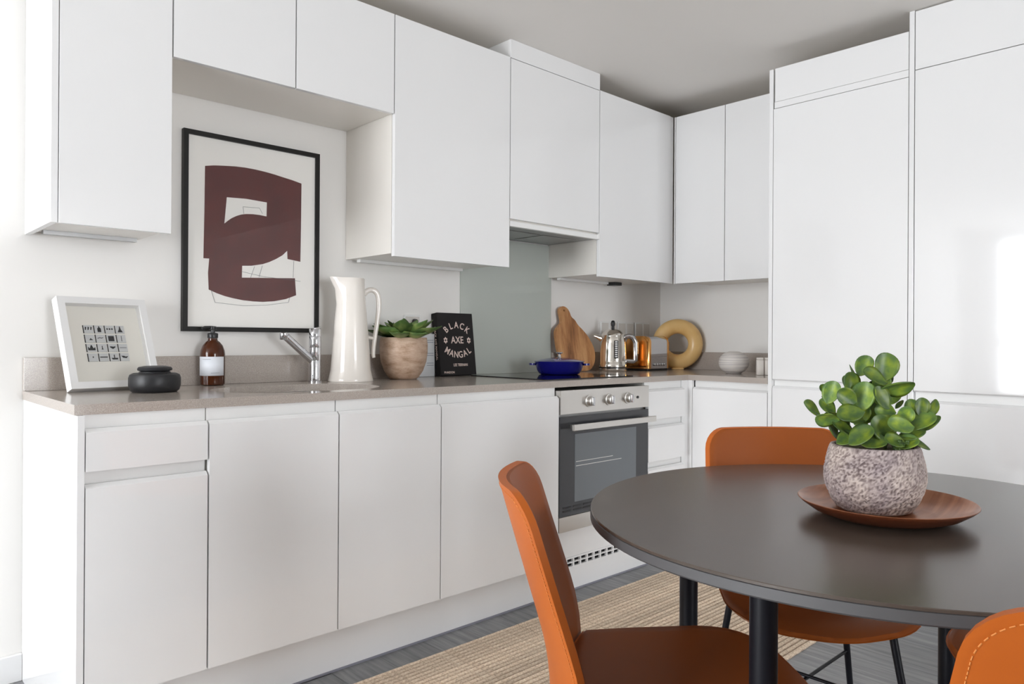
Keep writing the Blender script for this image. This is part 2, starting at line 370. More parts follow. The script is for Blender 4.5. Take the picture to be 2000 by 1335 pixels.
# ---- plinths
u = thing('plinth', 'white plinth board under the sink-side base cabinets', 'plinth', (.85, .055, 0))
bx('board', m_plinth, u, [(.0005, 1.6985, .047, .063, .0005, .1505)]); bx('floor_seal', m_seal, u, [(.0005, 1.6985, .044, .0468, 0, .007)])
u = thing('plinth', 'tall white plinth with a slotted air vent below the oven', 'plinth', (2.0, .055, 0))
VX0, VX1, VZ0, VZ1, NV = 1.752, 2.148, .098, .146, 9
bx('board', m_plinth, u, [(1.7, 2.299, .047, .063, .1465, .266), (1.7, 2.299, .047, .063, .0005, .0975), (1.7, VX0-.0005, .047, .063, .0975, .1465), (VX1+.0005, 2.299, .047, .063, .0975, .1465), (2.299, 2.668, .047, .063, .0005, .1505)])
bx('floor_seal', m_seal, u, [(1.7, 2.668, .044, .0468, 0, .007)])
g = bx('vent_grille', m_plinth, u, [(VX0, VX1, .044, .056, VZ1-.008, VZ1), (VX0, VX1, .044, .056, VZ0, VZ0+.007), (VX0, VX1, .0445, .056, (VZ0+VZ1)/2-.0025, (VZ0+VZ1)/2+.0025)])
bx('vent_back', m_darkvoid, u, [(VX0, VX1, .064, .070, VZ0, VZ1)])
for i in range(NV+1):
    xx = VX0+(VX1-VX0)*i/NV; q = bx('vent_bar', m_plinth, None, [(max(VX0, xx-.0038), min(VX1, xx+.0038), .0442, .056, VZ0+.007, VZ1-.008)]); q.parent = g
    q.location = -Vector(u.location)
u = thing('plinth', 'white plinth along the right-hand wall of cabinets', 'plinth', (2.71, -.8, 0))
bx('board', m_plinth, u, [(2.702, 2.718, -.4215, -.0, .0005, .1505), (2.687, 2.6895, -1.0415, -.4425, .0005, .1505), (2.687, 2.6895, -1.66, -1.0625, .0005, .1505)])

# ================================================================== WORKTOP, UPSTANDS
def rrect(x0, x1, y0, y1, r, n=8):
    out = []
    for cx, cy, a0 in ((x1-r, y1-r, 0), (x0+r, y1-r, 90), (x0+r, y0+r, 180), (x1-r, y0+r, 270)):
        out += [(cx+r*math.cos(R(a0+90*i/n)), cy+r*math.sin(R(a0+90*i/n))) for i in range(n+1)]
    return out
ZW0, ZW1 = .8806, .9071
sink_o = rrect(.425, .985, .105, .475, .165, 10)
wt = thing('worktop', 'L-shaped grey-beige quartz worktop with an oval sink cut-out', 'worktop', (1.6, .35, ZW0))
bm = B()
outl = [(-.0193, .0186), (2.6499, .0186), (2.6499, -.4215), (3.3045, -.4215), (3.3045, .6815), (-.0193, .6815)]
holed(bm, outl, [sink_o], lambda a, b: (a-1.6, b-.35, 0), lambda a, b: (a-1.6, b-.35, ZW1-ZW0))
build('slab', bm, m_stone, wt)
up_ = thing('upstand', 'grey-beige quartz upstand strip along the wall behind the sink', 'upstand', (.85, .672, ZW1))
bx('strip', m_stone, up_, [(-.0193, 1.706, .662, .6815, ZW1+.0003, 1.0127)], .0008)
up_ = thing('upstand', 'grey-beige quartz upstand strip in the far corner behind kettle and ring', 'upstand', (3.0, .672, ZW1))
bx('strip', m_stone, up_, [(2.324, 3.3045, .662, .6815, ZW1+.0003, 1.0127)], .0008)
bx('return_strip', m_stone, up_, [(3.285, 3.3045, -.421, .6615, ZW1+.0003, 1.0127)], .0008)
# sink
sk = thing('sink', 'oval stainless steel sink set under the worktop', 'sink', (.705, .29, .72))
bm = B(); cx, cy = .705, .29; rings = []
for s, z in ((1.012, .8800), (1.0, .8795), (.985, .80), (.95, .745), (.86, .727), (.5, .722), (.1, .720)):
    rings.append([bm.verts.new(((a-cx)*s, (b-cy)*s, z-.72)) for a, b in sink_o])
for a, b in zip(rings, rings[1:]):
    for i in range(len(a)): bm.faces.new((a[i], a[(i+1) % len(a)], b[(i+1) % len(a)], b[i]))
bm.faces.new(rings[-1]); build('bowl', bm, m_sink, sk, 50)
lt('drain', m_chrome, sk, [(0, .004), (.03, .004), (.038, .006), (.042, .001)], 28)
# tap
tp = thing('tap', 'chrome single-lever mixer tap behind the sink', 'tap', (.905, .565, ZW1))
lt('body', m_chrome, tp, [(0, 0), (.027, 0), (.027, .006), (.0225, .008), (.0225, .083), (.0222, .084), (.0222, .086), (.0225, .087), (.0225, .135), (.0215, .136), (0, .136)], 32)
lt('rotating_collar', m_chrome, tp, [(0, .1362), (.0218, .1362), (.0225, .138), (.0225, .178), (.0218, .1795), (0, .1795)], 32)
tb('spout', m_chrome, tp, [(-.008, 0, .082), (-.122, -.006, .178)], .0145, 20)
lt('aerator', m_chrome, tp, [(0, 0), (.0145, 0), (.0165, .003), (.0165, .024), (.012, .028), (0, .028)], 24, (-.129, -.006, .166))
lt('lever', m_chrome, tp, [(0, .1797), (.0212, .1797), (.0225, .1812), (.0225, .207), (.021, .209), (0, .209)], 32)
tb('lever_pin', m_chrome, tp, [(.0, .0, .2085), (.03, .018, .2145)], [.006, .0045], 10)

# ================================================================== OVEN
ov = thing('oven', 'built-in stainless steel oven with dark glass door and three knobs', 'oven', (2.0, .3, .27))
bx('casing', m_steel_d, ov, [(1.706, 2.294, .026, .60, .272, .866)])
bx('control_panel', m_steel, ov, [(1.7025, 2.2975, -.006, .0255, .768, .868)], .0012)
for xx in (1.876, 2.007, 2.139):
    kb = lt('knob', m_steel, ov, [(0, 0), (.026, 0), (.026, .004), (.021, .006), (.0195, .022), (.017, .024), (0, .024)], 32, (xx-2.0, -.3-.0062, .817-.27), Matrix.Rotation(R(90), 3, 'X'))
    bm = B(); box(bm, xx-2.0-.006, xx-2.0+.006, -.3-.038, -.3-.0304, .817-.27-.018, .817-.27+.018, .0015); build('grip', bm, m_chrome, kb)
lt('indicator_light', m_black, ov, [(0, 0), (.006, 0), (.006, .003), (0, .003)], 16, (2.212-2.0, -.3-.0062, .817-.27), Matrix.Rotation(R(90), 3, 'X'))
dr = bx('door', m_ovenglass, ov, [(1.7025, 2.2975, -.002, .0250, .341, .757)], .0015)
bx('window', m_ovenwin, ov, [(1.793, 2.206, -.0032, -.0022, .395, .681)])
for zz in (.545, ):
    for dx in range(2): bx('rack_reflection_bar', m_steel, ov, [(1.80, 2.10-.06*dx, -.0040, -.0033, zz+.018*dx, zz+.0025+.018*dx)])  # steel bars on the glass that draw the rack's reflection
bm = B()
for r_ in range(2):
    for i in range(9): box(bm, 1.722+.0625*i-2.0, 1.772+.0625*i-2.0, -.3033, -.3021, .3735-.27-.014*r_, .381-.27-.014*r_)
build('door_vent_slots', bm, m_black, ov)
hd = bx('handle', m_steel, ov, [(1.738, 2.300, -.050, -.036, .702, .728)], .002)
for xx in (1.775, 2.262):
    q = bx('handle_post', m_steel, None, [(xx-.010, xx+.010, -.0355, -.0025, .707, .723)]); q.parent = hd; q.location = -Vector(ov.location)
bx('bottom_trim', m_steel, ov, [(1.7025, 2.2975, -.001, .0250, .276, .339)], .001)

# ================================================================== HOB, SPLASHBACK, SOCKETS
hb = thing('induction_hob', 'black glass induction hob set on the worktop under the blue pan', 'hob', (2.0, .34, ZW1))
bm = B(); prism(bm, rrect(-.29, .29, -.26, .26, .008, 4), lambda a, b: (a, b, .0003), lambda a, b: (a, b, .0042)); build('glass', bm, m_hob, hb)
sp = thing('splashback', 'grey-green glass splashback behind the hob', 'splashback', (2.015, .678, ZW1))
bx('glass_panel', m_splash, sp, [(1.7075, 2.322, .675, .6815, ZW1+.0005, 1.5835)], .001)
def plate(x0, x1, z0, z1, label, gangs, y=.6815, name='wall_socket'):
    s = thing(name, label, 'socket', ((x0+x1)/2, y, z0)); bx('faceplate', m_white_plastic, s, [(x0, x1, y-.010, y-.0002, z0, z1)], .0025)
    w = (x1-x0)/gangs
    for i in range(gangs): bx('switch', m_socket, s, [(x0+w*i+.006, x0+w*(i+1)-.006, y-.0125, y-.0102, z0+.008, z1-.008)], .001)
    return s
plate(2.725, 2.87, 1.103, 1.189, 'white double wall socket behind the kettle', 2)
plate(2.875, 3.03, 1.103, 1.189, 'white double wall switch plate between kettle and toaster', 2)
plate(3.04, 3.185, 1.103, 1.189, 'white wall switch plate above the toaster, left of the ring', 2)
s = plate(1.388, 1.474, 1.103, 1.189, 'white wall socket half hidden behind the succulent in the bronze pot', 1)
lt('plug', m_black, s, [(0, 0), (.009, 0), (.012, .006), (.010, .020), (0, .022)], 20, (.006, -.0128, .056), Matrix.Rotation(R(90), 3, 'X'))

# ================================================================== WALL UNITS
YU, ZU0, ZUM, ZU1 = .3146, 1.4003, 1.9508, 2.3353
def ufront(name, root, x0, x1, z0, z1):
    g = .0021; return bx(name, m_lac, root, [(x0+g, x1-g, YU, YU+.019, z0, z1)], .0006)
def ubody(root, x0, x1, z0, z1):
    return bx('carcass', m_carc, root, [(x0+.0008, x1-.0008, YU+.0205, .681, z0, z1)])
def light_rail(root, x0, x1, z, m): return bx('light_strip', m, root, [(x0, x1, .612, .640, z-.012, z)])
u = thing('wall_cabinet', 'narrow white wall cabinet with end panel at the far left above the framed icons', 'cabinet', (.15, .5, ZU0))
ubody(u, 0, .3, ZU0+.012, ZU1); ufront('door', u, 0, .3, ZU0, ZU1)
bx('end_panel', m_lac, u, [(-PX, 0, YU, .6815, ZU0, ZU1)], .0006); light_rail(u, .02, .285, ZU0+.0118, m_steel_d)
u = thing('wall_cabinet', 'short white two-door bridging cabinet above the maroon picture', 'cabinet', (.7, .5, ZUM))
ubody(u, .3, 1.1, ZUM+.002, ZU1); ufront('door', u, .3, .7, ZUM, ZU1); ufront('door', u, .7, 1.1, ZUM, ZU1)
u = thing('wall_cabinet', 'white wall cabinet with one wide door between the maroon picture and the extractor hood', 'cabinet', (1.4, .5, ZU0))
ubody(u, 1.1, 1.7, ZU0+.012, ZU1); ufront('door', u, 1.1, 1.7, ZU0, ZU1); light_rail(u, 1.13, 1.67, ZU0+.0118, m_rail)
u = thing('hood_cabinet', 'white extractor hood cabinet with boxed top reaching the ceiling, above the hob', 'cabinet', (2.0, .5, 1.584))
bx('carcass', m_carc, u, [(1.7008, 2.2992, YU+.0205, .681, 1.605, 2.333)]); ufront('door', u, 1.7, 2.3, 1.6185, 2.3315)
bx('ceiling_box', m_lac, u, [(1.7, 2.3, YU, YU+.018, 2.3345, 2.417), (1.7, 1.718, YU+.018, .6815, 2.3345, 2.417), (2.282, 2.3, YU+.018, .6815, 2.3345, 2.417)], .0005)
bx('visor', m_rail, u, [(1.7015, 2.2985, YU+.001, YU+.0205, 1.5845, 1.6085)], .0015)
bx('side_cheek', m_rail, u, [(2.288, 2.2985, YU-.004, YU+.0008, 1.586, 1.612)])
ft = bx('hood_underside', m_steel_d, u, [(1.702, 2.298, YU+.0215, .674, 1.5875, 1.6045)])
for xx in (1.76, 2.01):
    q = bx('grease_filter', m_steel_d, None, [(xx, xx+.23, .42, .63, 1.5845, 1.5873)], .001); q.parent = ft; q.location = -Vector(u.location)
u = thing('wall_cabinet', 'white wall cabinet with one wide door, right of the extractor hood', 'cabinet', (2.6, .5, ZU0))
ubody(u, 2.3, 2.93, ZU0+.012, ZU1); ufront('door', u, 2.3, 2.900, ZU0, ZU1); light_rail(u, 2.33, 2.72, ZU0+.0118, m_rail)
bx('corner_filler', m_lac, u, [(2.9018, 2.9285, YU+.004, YU+.0205, ZU0, ZU1)])
bx('light_driver', m_black, u, [(2.74, 2.80, .58, .64, ZU0-.006, ZU0+.0118)])
u = thing('wall_cabinet', 'white two-door wall cabinet on the right-hand wall, beside the tall fridge housing', 'cabinet', (3.1, -.05, ZU0))
bx('carcass', m_carc, u, [(2.955, 3.3045, -.4205, .3130, ZU0+.012, ZU1)])
frontx('door', u, -.4212, -.013, ZU0, ZU1, 2.9346, None); frontx('door', u, -.013, .305, ZU0, ZU1, 2.9346, None)
bx('corner_filler', m_lac, u, [(2.9346, 2.9536, .3065, .3135, ZU0, ZU1)])

# ================================================================== TALL UNITS
XT = 2.6546
u = thing('tall_cabinet', 'tall white fridge housing with filler panel on top, left of the two tall units', 'cabinet', (2.97, -.73, 0))
bx('side_panel', m_lac, u, [(XT, 3.3045, -.4418, -.4222, 0, 2.339)], .0006)
bx('carcass', m_carc, u, [(XT+.030, 3.3045, -1.0412, -.4424, .151, 2.330)])
frontx('upper_door', u, -1.0418, -.4424, .899, 2.153, j='bottom'); frontx('lower_door', u, -1.0418, -.4424, ZD0, .873)
frontx('filler_panel', u, -1.0418, -.4490, 2.1855, 2.339, j=None)
bx('trim_strip', m_lac, u, [(XT, XT+.019, -1.0400, -.4490, 2.1555, 2.1840)])
bx('finger_rail', m_rail, u, [(XT+.022, XT+.029, -1.0400, -.4442, .84, .93)])
u = thing('tall_cabinet', 'tall white cabinet reaching the ceiling at the right edge, behind the stone planter', 'cabinet', (2.97, -1.35, 0))
bx('side_panel', m_lac, u, [(XT-.001, 3.3045, -1.0618, -1.0424, 0, 2.417)], .0006)
bx('carcass', m_carc, u, [(XT+.030, 3.3045, -1.6600, -1.0624, .151, 2.417)])
bx('end_panel', m_lac, u, [(XT-.001, 3.3045, -1.6800, -1.6606, 0, 2.417)], .0006)
frontx('middle_door', u, -1.6600, -1.0630, .878, 2.1735, j='bottom'); frontx('lower_door', u, -1.6600, -1.0630, ZD0, .845)
frontx('top_door', u, -1.6600, -1.0630, 2.1770, 2.412, j=None)
bx('finger_rail', m_rail, u, [(XT+.022, XT+.029, -1.6590, -1.0640, .81, .91)])

# ================================================================== PICTURE ON THE WALL
pc = thing('picture', 'large black-framed maroon abstract print hung above the sink', 'picture', (.708, .6815, 1.102))
FX0, FX1, FZ0, FZ1 = .447, .970, 1.102, 1.830
bm = B(); d = pc.location
def pf(y): return lambda a, b: (a-d.x, y-d.y, b-d.z)
holed(bm, [(FX0, FZ0), (FX1, FZ0), (FX1, FZ1), (FX0, FZ1)], [[(FX0+.017, FZ0+.017), (FX1-.017, FZ0+.017), (FX1-.017, FZ1-.017), (FX0+.017, FZ1-.017)]], pf(.6595), pf(.6812))
build('frame', bm, m_blackframe, pc)
bx('paper', m_paper, pc, [(FX0+.0175, FX1-.0175, .668, .6805, FZ0+.0175, FZ1-.0175)])
OUT = [(0.523, 1.7071), (0.5551, 1.7144), (0.5878, 1.7189), (0.6302, 1.7237), (0.6673, 1.7257), (0.7051, 1.7252), (0.7436, 1.7228), (0.783, 1.7184), (0.8163, 1.7132), (0.8571, 1.7073), (0.8952, 1.6997), (0.8942, 1.5394), (0.8924, 1.3858), (0.8387, 1.3926), (0.8372, 1.4251), (0.8184, 1.4059), (0.7918, 1.3887), (0.7655, 1.375), (0.7395, 1.3647), (0.6948, 1.3549), (0.6603, 1.3523), (0.6594, 1.3073), (0.87, 1.3183), (0.8753, 1.2508), (0.833, 1.2338), (0.7862, 1.2233), (0.7404, 1.2189), (0.702, 1.2192), (0.6643, 1.2219), (0.6272, 1.2278), (0.5969, 1.2344), (0.5669, 1.244), (0.5386, 1.2559), (0.5359, 1.3162), (0.5397, 1.3697), (0.5193, 1.3692), (0.5217, 1.5442)]
HOLE = [(0.6017, 1.6037), (0.6743, 1.6078), (0.7542, 1.6049), (0.7532, 1.5505), (0.7254, 1.5527), (0.6998, 1.5527), (0.6746, 1.5502), (0.656, 1.5459), (0.6375, 1.538), (0.6192, 1.5271), (0.6053, 1.5156), (0.5933, 1.5043)]
LINES = [[(0.6653, 1.549), (0.662, 1.5761), (0.7252, 1.5794), (0.7369, 1.5593)], [(0.548, 1.2515), (0.5612, 1.2096), (0.6644, 1.2013), (0.7535, 1.2066), (0.8433, 1.2212), (0.8486, 1.241)], [(0.6605, 1.3298), (0.743, 1.3165), (0.893, 1.3078)], [(0.7075, 1.3533), (0.6925, 1.3094)], [(0.7376, 1.3582), (0.725, 1.3134)], [(0.8648, 1.3862), (0.8624, 1.3204)]]
bm = B(); holed(bm, OUT, [HOLE], pf(.6674), pf(.6680)); build('printed_shape', bm, m_maroon, pc)
bm = B()
for ln in LINES:
    for (a, b), (c2, e) in zip(ln, ln[1:]): tube(bm, [(a-d.x, .6673-d.y, b-d.z), (c2-d.x, .6673-d.y, e-d.z)], .0006, 4)
build('pencil_lines', bm, m_inkline, pc)
bx('glazing', m_pglass, pc, [(FX0+.0172, FX1-.0172, .6625, .6645, FZ0+.0172, FZ1-.0172)])

# ================================================================== WHITE BOX FRAME WITH ICONS
bf = thing('picture', 'white box frame of sixteen small black icons leaning on the worktop', 'picture', (.0660, .5150, ZW1+.0003), (R(-21), 0, R(11)))
S = .272; SH = .308; bw = .022
bm = B(); holed(bm, [(0, 0), (S, 0), (S, SH), (0, SH)], [[(bw, bw), (S-bw, bw), (S-bw, SH-bw), (bw, SH-bw)]], lambda a, b: (a, -.034, b), lambda a, b: (a, 0, b)); build('frame', bm, m_whiteframe, bf)
bx('mount', m_mount, bf, [(bw-.0005, S-bw+.0005, -.008, -.003, bw-.0005, SH-bw+.0005)], world=False)
bx('glazing', m_pglass, bf, [(bw+.0003, S-bw-.0003, -.0290, -.0275, bw+.0003, SH-bw-.0003)], world=False)
ic = ['bars', 'bottle', 'dots', 'tower', 'scrib', 'wave', 'square', 'stick', 'crown', 'pin', 'whale', 'line', 'dot', 'dash', 'ship', 'fish']
shapes = {
 'bars': [[(-.4, -.1), (-.3, -.1), (-.2, .25), (-.35, .3)], [(-.1, -.1), (0, -.1), (.1, .25), (-.05, .3)], [(.2, -.1), (.3, -.1), (.4, .25), (.25, .3)]],
 'bottle': [[(-.2, -.35), (.2, -.35), (.2, .1), (.05, .25), (.05, .4), (-.05, .4), (-.05, .25), (-.2, .1)]],
 'dots': [[(-.35, -.05), (-.2, -.05), (-.2, .15), (-.35, .15)], [(-.08, -.05), (.08, -.05), (.08, .15), (-.08, .15)], [(.2, -.05), (.35, -.05), (.35, .15), (.2, .15)]],
 'tower': [[(-.3, -.35), (.3, -.35), (.1, .05), (.04, .4), (-.04, .4), (-.1, .05)]],
 'scrib': [[(-.1, -.2), (.3, -.2), (.25, -.12), (.05, .05)]], 'wave': [[(-.35, -.02), (-.1, .08), (.1, .02), (.3, .12), (.3, .18), (.1, .1), (-.1, .16), (-.35, .06)]],
 'square': [[(-.33, -.33), (.33, -.33), (.33, .33), (-.33, .33)]], 'stick': [[(-.03, -.35), (.03, -.35), (.03, .35), (-.03, .35)]],
 'crown': [[(-.4, -.3), (.4, -.3), (.4, .1), (.2, -.05), (.05, .35), (-.05, .35), (-.2, -.05), (-.4, .15)]],
 'pin': [[(-.12, -.2), (.12, -.2), (.04, -.05), (.04, .25), (-.04, .25), (-.04, -.05)]],
 'whale': [[(-.3, .05), (-.3, .2), (.1, .15), (.3, .2), (.3, .05), (.0, -.15)]], 'line': [[(-.4, -.02), (.4, -.02), (.4, .03), (-.4, .03)]],
 'dot': [[(-.08, 0), (0, -.08), (.08, 0), (.02, .14), (-.02, .14)]], 'dash': [[(-.42, -.04), (.42, -.04), (.42, .08), (-.42, .08)]],
 'ship': [[(-.35, -.1), (-.25, -.3), (.35, -.3), (.4, -.1), (.05, -.1), (.05, .3), (-.05, .3), (-.05, -.1)]], 'fish': [[(-.4, .15), (-.2, -.1), (.2, -.15), (.4, .1), (.1, .05), (-.1, .15)]]}
TS, TP = .0272, .0322; gx0, gz1 = S/2-2*TP, SH/2+2*TP+.004
for i, nm in enumerate(ic):
    cx = gx0+TP*(i % 4+.5); cz = gz1-TP*(i//4+.5)
    t = bx('card_tile', m_tile, bf, [(cx-TS/2, cx+TS/2, -.0105, -.0082, cz-TS/2, cz+TS/2)], world=False)
    bm = B()
    for pg in shapes[nm]: prism(bm, [(cx+a*TS, cz+b*TS) for a, b in pg], lambda a, b: (a, -.0110, b), lambda a, b: (a, -.0106, b))
    build('icon', bm, m_icon, t)
    q = bx('tile_shadow', m_icon, None, [(cx-TS/2-.0022, cx-TS/2-.0002, -.0100, -.0082, cz-TS/2, cz+TS/2)]); q.parent = t  # black strip painting the shadow gap beside each card

# ================================================================== THINGS ON THE WORKTOP
j = thing('jar', 'squat black lidded jar in front of the white box frame', 'jar', (.275, .385, ZW1))
lt('body', m_blackceramic, j, [(0, .0003), (.062, .0003), (.069, .006), (.0735, .022), (.0735, .045), (.070, .055), (.060, .060), (.045, .061), (.044, .064), (0, .064)], 56)
lt('lid', m_blackceramic, j, [(0, .0642), (.040, .0642), (.0415, .066), (.048, .068), (.0495, .0725), (.046, .0785), (.030, .082), (0, .083)], 56)

b = thing('soap_bottle', 'amber glass pump bottle with a pale label left of the tap', 'bottle', (.535, .615, ZW1))
lt('body', m_amber, b, [(0, .0003), (.036, .0003), (.0405, .004), (.0415, .012), (.0415, .112), (.040, .125), (.034, .143), (.024, .156), (.0165, .162), (.0155, .170), (0, .170)], 44)
bm = B(); n = 28
for k in range(n+1):
    a = R(-200+k*150/n)
    for rr, zz in ((.0419, .036), (.0419, .104)): bm.verts.new((rr*math.cos(a), rr*math.sin(a), zz))
bm.verts.ensure_lookup_table()
for k in range(n): bm.faces.new([bm.verts[i] for i in (2*k, 2*k+2, 2*k+3, 2*k+1)])
lb = build('label', bm, m_label, b, 60)
md = lb.modifiers.new('thick', 'SOLIDIFY'); md.thickness = .0004; md.offset = 1
bm = B()
for z, a0, a1 in ((.095, -160, -118), (.046, -118, -78)):
    tube(bm, [(.0425*math.cos(R(a0+(a1-a0)*i/6)), .0425*math.sin(R(a0+(a1-a0)*i/6)), z) for i in range(7)], .0006, 4)
build('print_line', bm, m_ink, lb)
pm_ = lt('pump_collar', m_black, b, [(0, .1702), (.017, .1702), (.0178, .172), (.0178, .186), (.016, .1885), (.0075, .190), (.0072, .200), (0, .200)], 24)
bm = B(); lathe(bm, [(0, .2002), (.011, .2002), (.0125, .204), (.0115, .213), (0, .2145)], 24); tube(bm, [(-.004, -.002, .2085), (-.030, -.005, .209), (-.040, -.006, .205)], [.0065, .005, .004], 10); build('pump_head', bm, m_black, b, 50)

p = thing('pitcher', 'tall cream ceramic pitcher with a long handle right of the tap', 'pitcher', (1.05, .545, ZW1), (0, 0, R(-14)))
prof = [(.0885, 0.0003), (.0900, .004), (.0865, .014), (.0800, .045), (.0755, .10), (.0705, .17), (.0645, .24), (.0585, .31), (.0535, .37), (.0530, .412)]
bm = B(); seg = 56; rings = []
def pr_(r, z, wall=0):
    out = []
    for i in range(seg):
        a = 2*math.pi*i/seg; rr = r-wall
        k = max(0, (z-.31)/.105); w = max(0, math.cos(a-math.pi))**8
        rr += w*k*k*.036; out.append(bm.verts.new((rr*math.cos(a), rr*math.sin(a), z + w*k*k*.003)))
    return out
for r_, z in [(.0885, .0003)]+prof[1:]: rings.append(pr_(r_, z))
rings.append(pr_(.0530, .4155, .0022))
for r_, z in prof[::-1][:-2]: rings.append(pr_(r_, z, .005))
for a, b2 in zip(rings, rings[1:]):
    for i in range(seg): bm.faces.new((a[i], a[(i+1) % seg], b2[(i+1) % seg], b2[i]))
bm.faces.new(rings[0][::-1]); bm.faces.new(rings[-1]); build('body', bm, m_ceramic, p, 60)
hp = smoothline([(.052, 0, .355), (.070, 0, .372), (.096, 0, .372), (.113, 0, .350), (.116, 0, .30), (.108, 0, .24), (.099, 0, .18), (.093, 0, .135), (.092, 0, .105), (.096, 0, .088)], 2, False)
tb('handle', m_ceramic, p, [(.051, 0, .352)]+hp, [.0085]+[.0085-.0045*max(0, (i/len(hp)-.35)) for i in range(len(hp))], 14, flat=1.3)
tb('handle_joint', m_ceramic, p, [(.070, 0, .178), (.0955, 0, .172)], [.008, .006], 10)

# succulent in bronze pot
def leaf_mesh(name, cup=.18, point=0.0, thick=.05, nu=12, nv=8):
    """leaf along +x from 0 to 1, half width about .5, cupped towards +z"""
    bm = B(); top = []; bot = []
    for i in range(nu+1):
        u_ = .5-.5*math.cos(math.pi*i/nu); q_ = .58 if not point else .5
        w = .5*math.sqrt(max(0, 1-((u_-q_)/(1-q_))**2))*(1-point*max(0, u_-q_)) if u_ > q_ else .5*(1-((q_-u_)/q_)**2.1)**.8
        w = max(w, .035 if i == 0 else .02)
        rt_, rb = [], []
        for k in range(nv+1):
            s_ = 2*k/nv-1
            z = cup*((s_*w/.5)**2*.55 + (u_-.45)**2*.9) - cup*.2
            th = thick*(1-abs(s_)**3)*(math.sin(math.pi*min(.97, max(.06, u_)))**.5)
            rt_.append(bm.verts.new((u_, s_*w, z+th*.5+.002))); rb.append(bm.verts.new((u_, s_*w, z-th*.5-.002)))
        top.append(rt_); bot.append(rb)
    for i in range(nu):
        for k in range(nv):
            bm.faces.new((top[i][k], top[i+1][k], top[i+1][k+1], top[i][k+1])); bm.faces.new((bot[i][k], bot[i][k+1], bot[i+1][k+1], bot[i+1][k]))
        bm.faces.new((top[i][0], bot[i][0], bot[i+1][0], top[i+1][0])); bm.faces.new((top[i][nv], top[i+1][nv], bot[i+1][nv], bot[i][nv]))
    bm.faces.new([v_ for v_ in top[0]]+[v_ for v_ in bot[0][::-1]]); bm.faces.new([v_ for v_ in top[nu][::-1]]+[v_ for v_ in bot[nu]])
    bmesh.ops.recalc_face_normals(bm, faces=bm.faces)
    me = bpy.data.meshes.new(name); bm.to_mesh(me); bm.free()
    for q in me.polygons: q.use_smooth = True
    return me
def put_leaf(me, m, root, base, xdir, nrm, length, width):
    o = bpy.data.objects.new('leaf', me); COL.objects.link(o); o.parent = root
    xd = Vector(xdir).normalized(); zd = (Vector(nrm) - xd*Vector(nrm).dot(xd)).normalized(); yd = zd.cross(xd)
    mt = Matrix((xd, yd, zd)).transposed().to_4x4(); mt.translation = Vector(base)
    o.matrix_local = mt @ Matrix.Diagonal((length, width, length, 1)); return o
pt = thing('potted_succulent', 'rosette succulent in a round bronze pot between pitcher and black book', 'plant', (1.305, .55, ZW1))
lt('pot', m_bronzepot, pt, [(0, .0003), (.054, .0003), (.064, .008), (.082, .035), (.096, .075), (.1015, .115), (.1015, .150), (.0985, .176), (.0965, .1785), (.0940, .176), (.093, .160), (0, .160)], 64)
lt('soil', m_soil, pt, [(0, .178), (.05, .174), (.093, .1605)], 32)
lm2 = leaf_mesh('rosette_leaf', .30, .75, .05); lm2.materials.append(m_leaf2)
rn = random.Random(3)
for ring, (cnt, ln, el, z) in enumerate(((8, .150, 11, .181), (7, .125, 24, .184), (6, .092, 40, .187), (4, .062, 62, .190))):
    for k in range(cnt):
        a = 2*math.pi*(k+.5*ring)/cnt+rn.uniform(-.15, .15); e = R(el+rn.uniform(-7, 7)); L = ln*rn.uniform(.88, 1.12)
        xd = (math.cos(a)*math.cos(e), math.sin(a)*math.cos(e), math.sin(e)); nn = (-math.cos(a)*math.sin(e), -math.sin(a)*math.sin(e), math.cos(e))
        put_leaf(lm2, m_leaf2, pt, (math.cos(a)*.012, math.sin(a)*.012, z), xd, nn, L, L*rn.uniform(.56, .68))

# books
bk = thing('book', 'thick black hardback with pale arched lettering leaning beside the splashback', 'book', (1.543, .642, ZW1+.0003), (R(-7.6), 0, 0))
bw_, bh_, bt_ = .205, .292, .042
bm = B(); box(bm, 0, bw_, -bt_, -bt_+.004, 0, bh_, .001); box(bm, 0, bw_, -.004, 0, 0, bh_, .001); build('cover', bm, m_bookcloth, bk)
bm = B(); box(bm, -.003, .004, -bt_, 0, 0, bh_, .0018); build('spine', bm, m_bookcloth, bk)
bx('page_block', m_pages, bk, [(.0042, bw_-.004, -bt_+.0041, -.0041, .003, bh_-.003)], world=False)
def arc_text(s, cx, cz, rad, a0, a1, size, inner=False):
    for i, ch in enumerate(s):
        a = a0+(a1-a0)*i/(len(s)-1); ar = R(a)
        text(ch, size, m_letter, bk, (cx+rad*math.sin(ar), -bt_-.0004, cz+rad*math.cos(ar)*(-1 if inner else 1)), (R(90), R(a if not inner else -a), 0), sx=.82)
arc_text('BLACK', .105, .139, .095, -40, 40, .043)
arc_text('MANGAL', .106, .206, .112, -34.5, 34.5, .043, True)
text('AXE', .046, m_letter, bk, (.105, -bt_-.0004, .163), (R(90), 0, 0), 'lettering', sx=.84)
text('LEE TIERNAN', .018, m_letter, bk, (.114, -bt_-.0004, .047), (R(90), 0, 0), 'lettering', sx=.78)
text('PHAIDON', .0140, m_letter, bk, (.046, -bt_-.0004, .013), (R(90), 0, 0), 'lettering', sx=.95)
text('BLACK AXE MANGAL', .018, m_letter, bk, (-.0036, -bt_/2, .150), (R(90), R(90), R(-90)), 'spine_lettering', sx=.9)
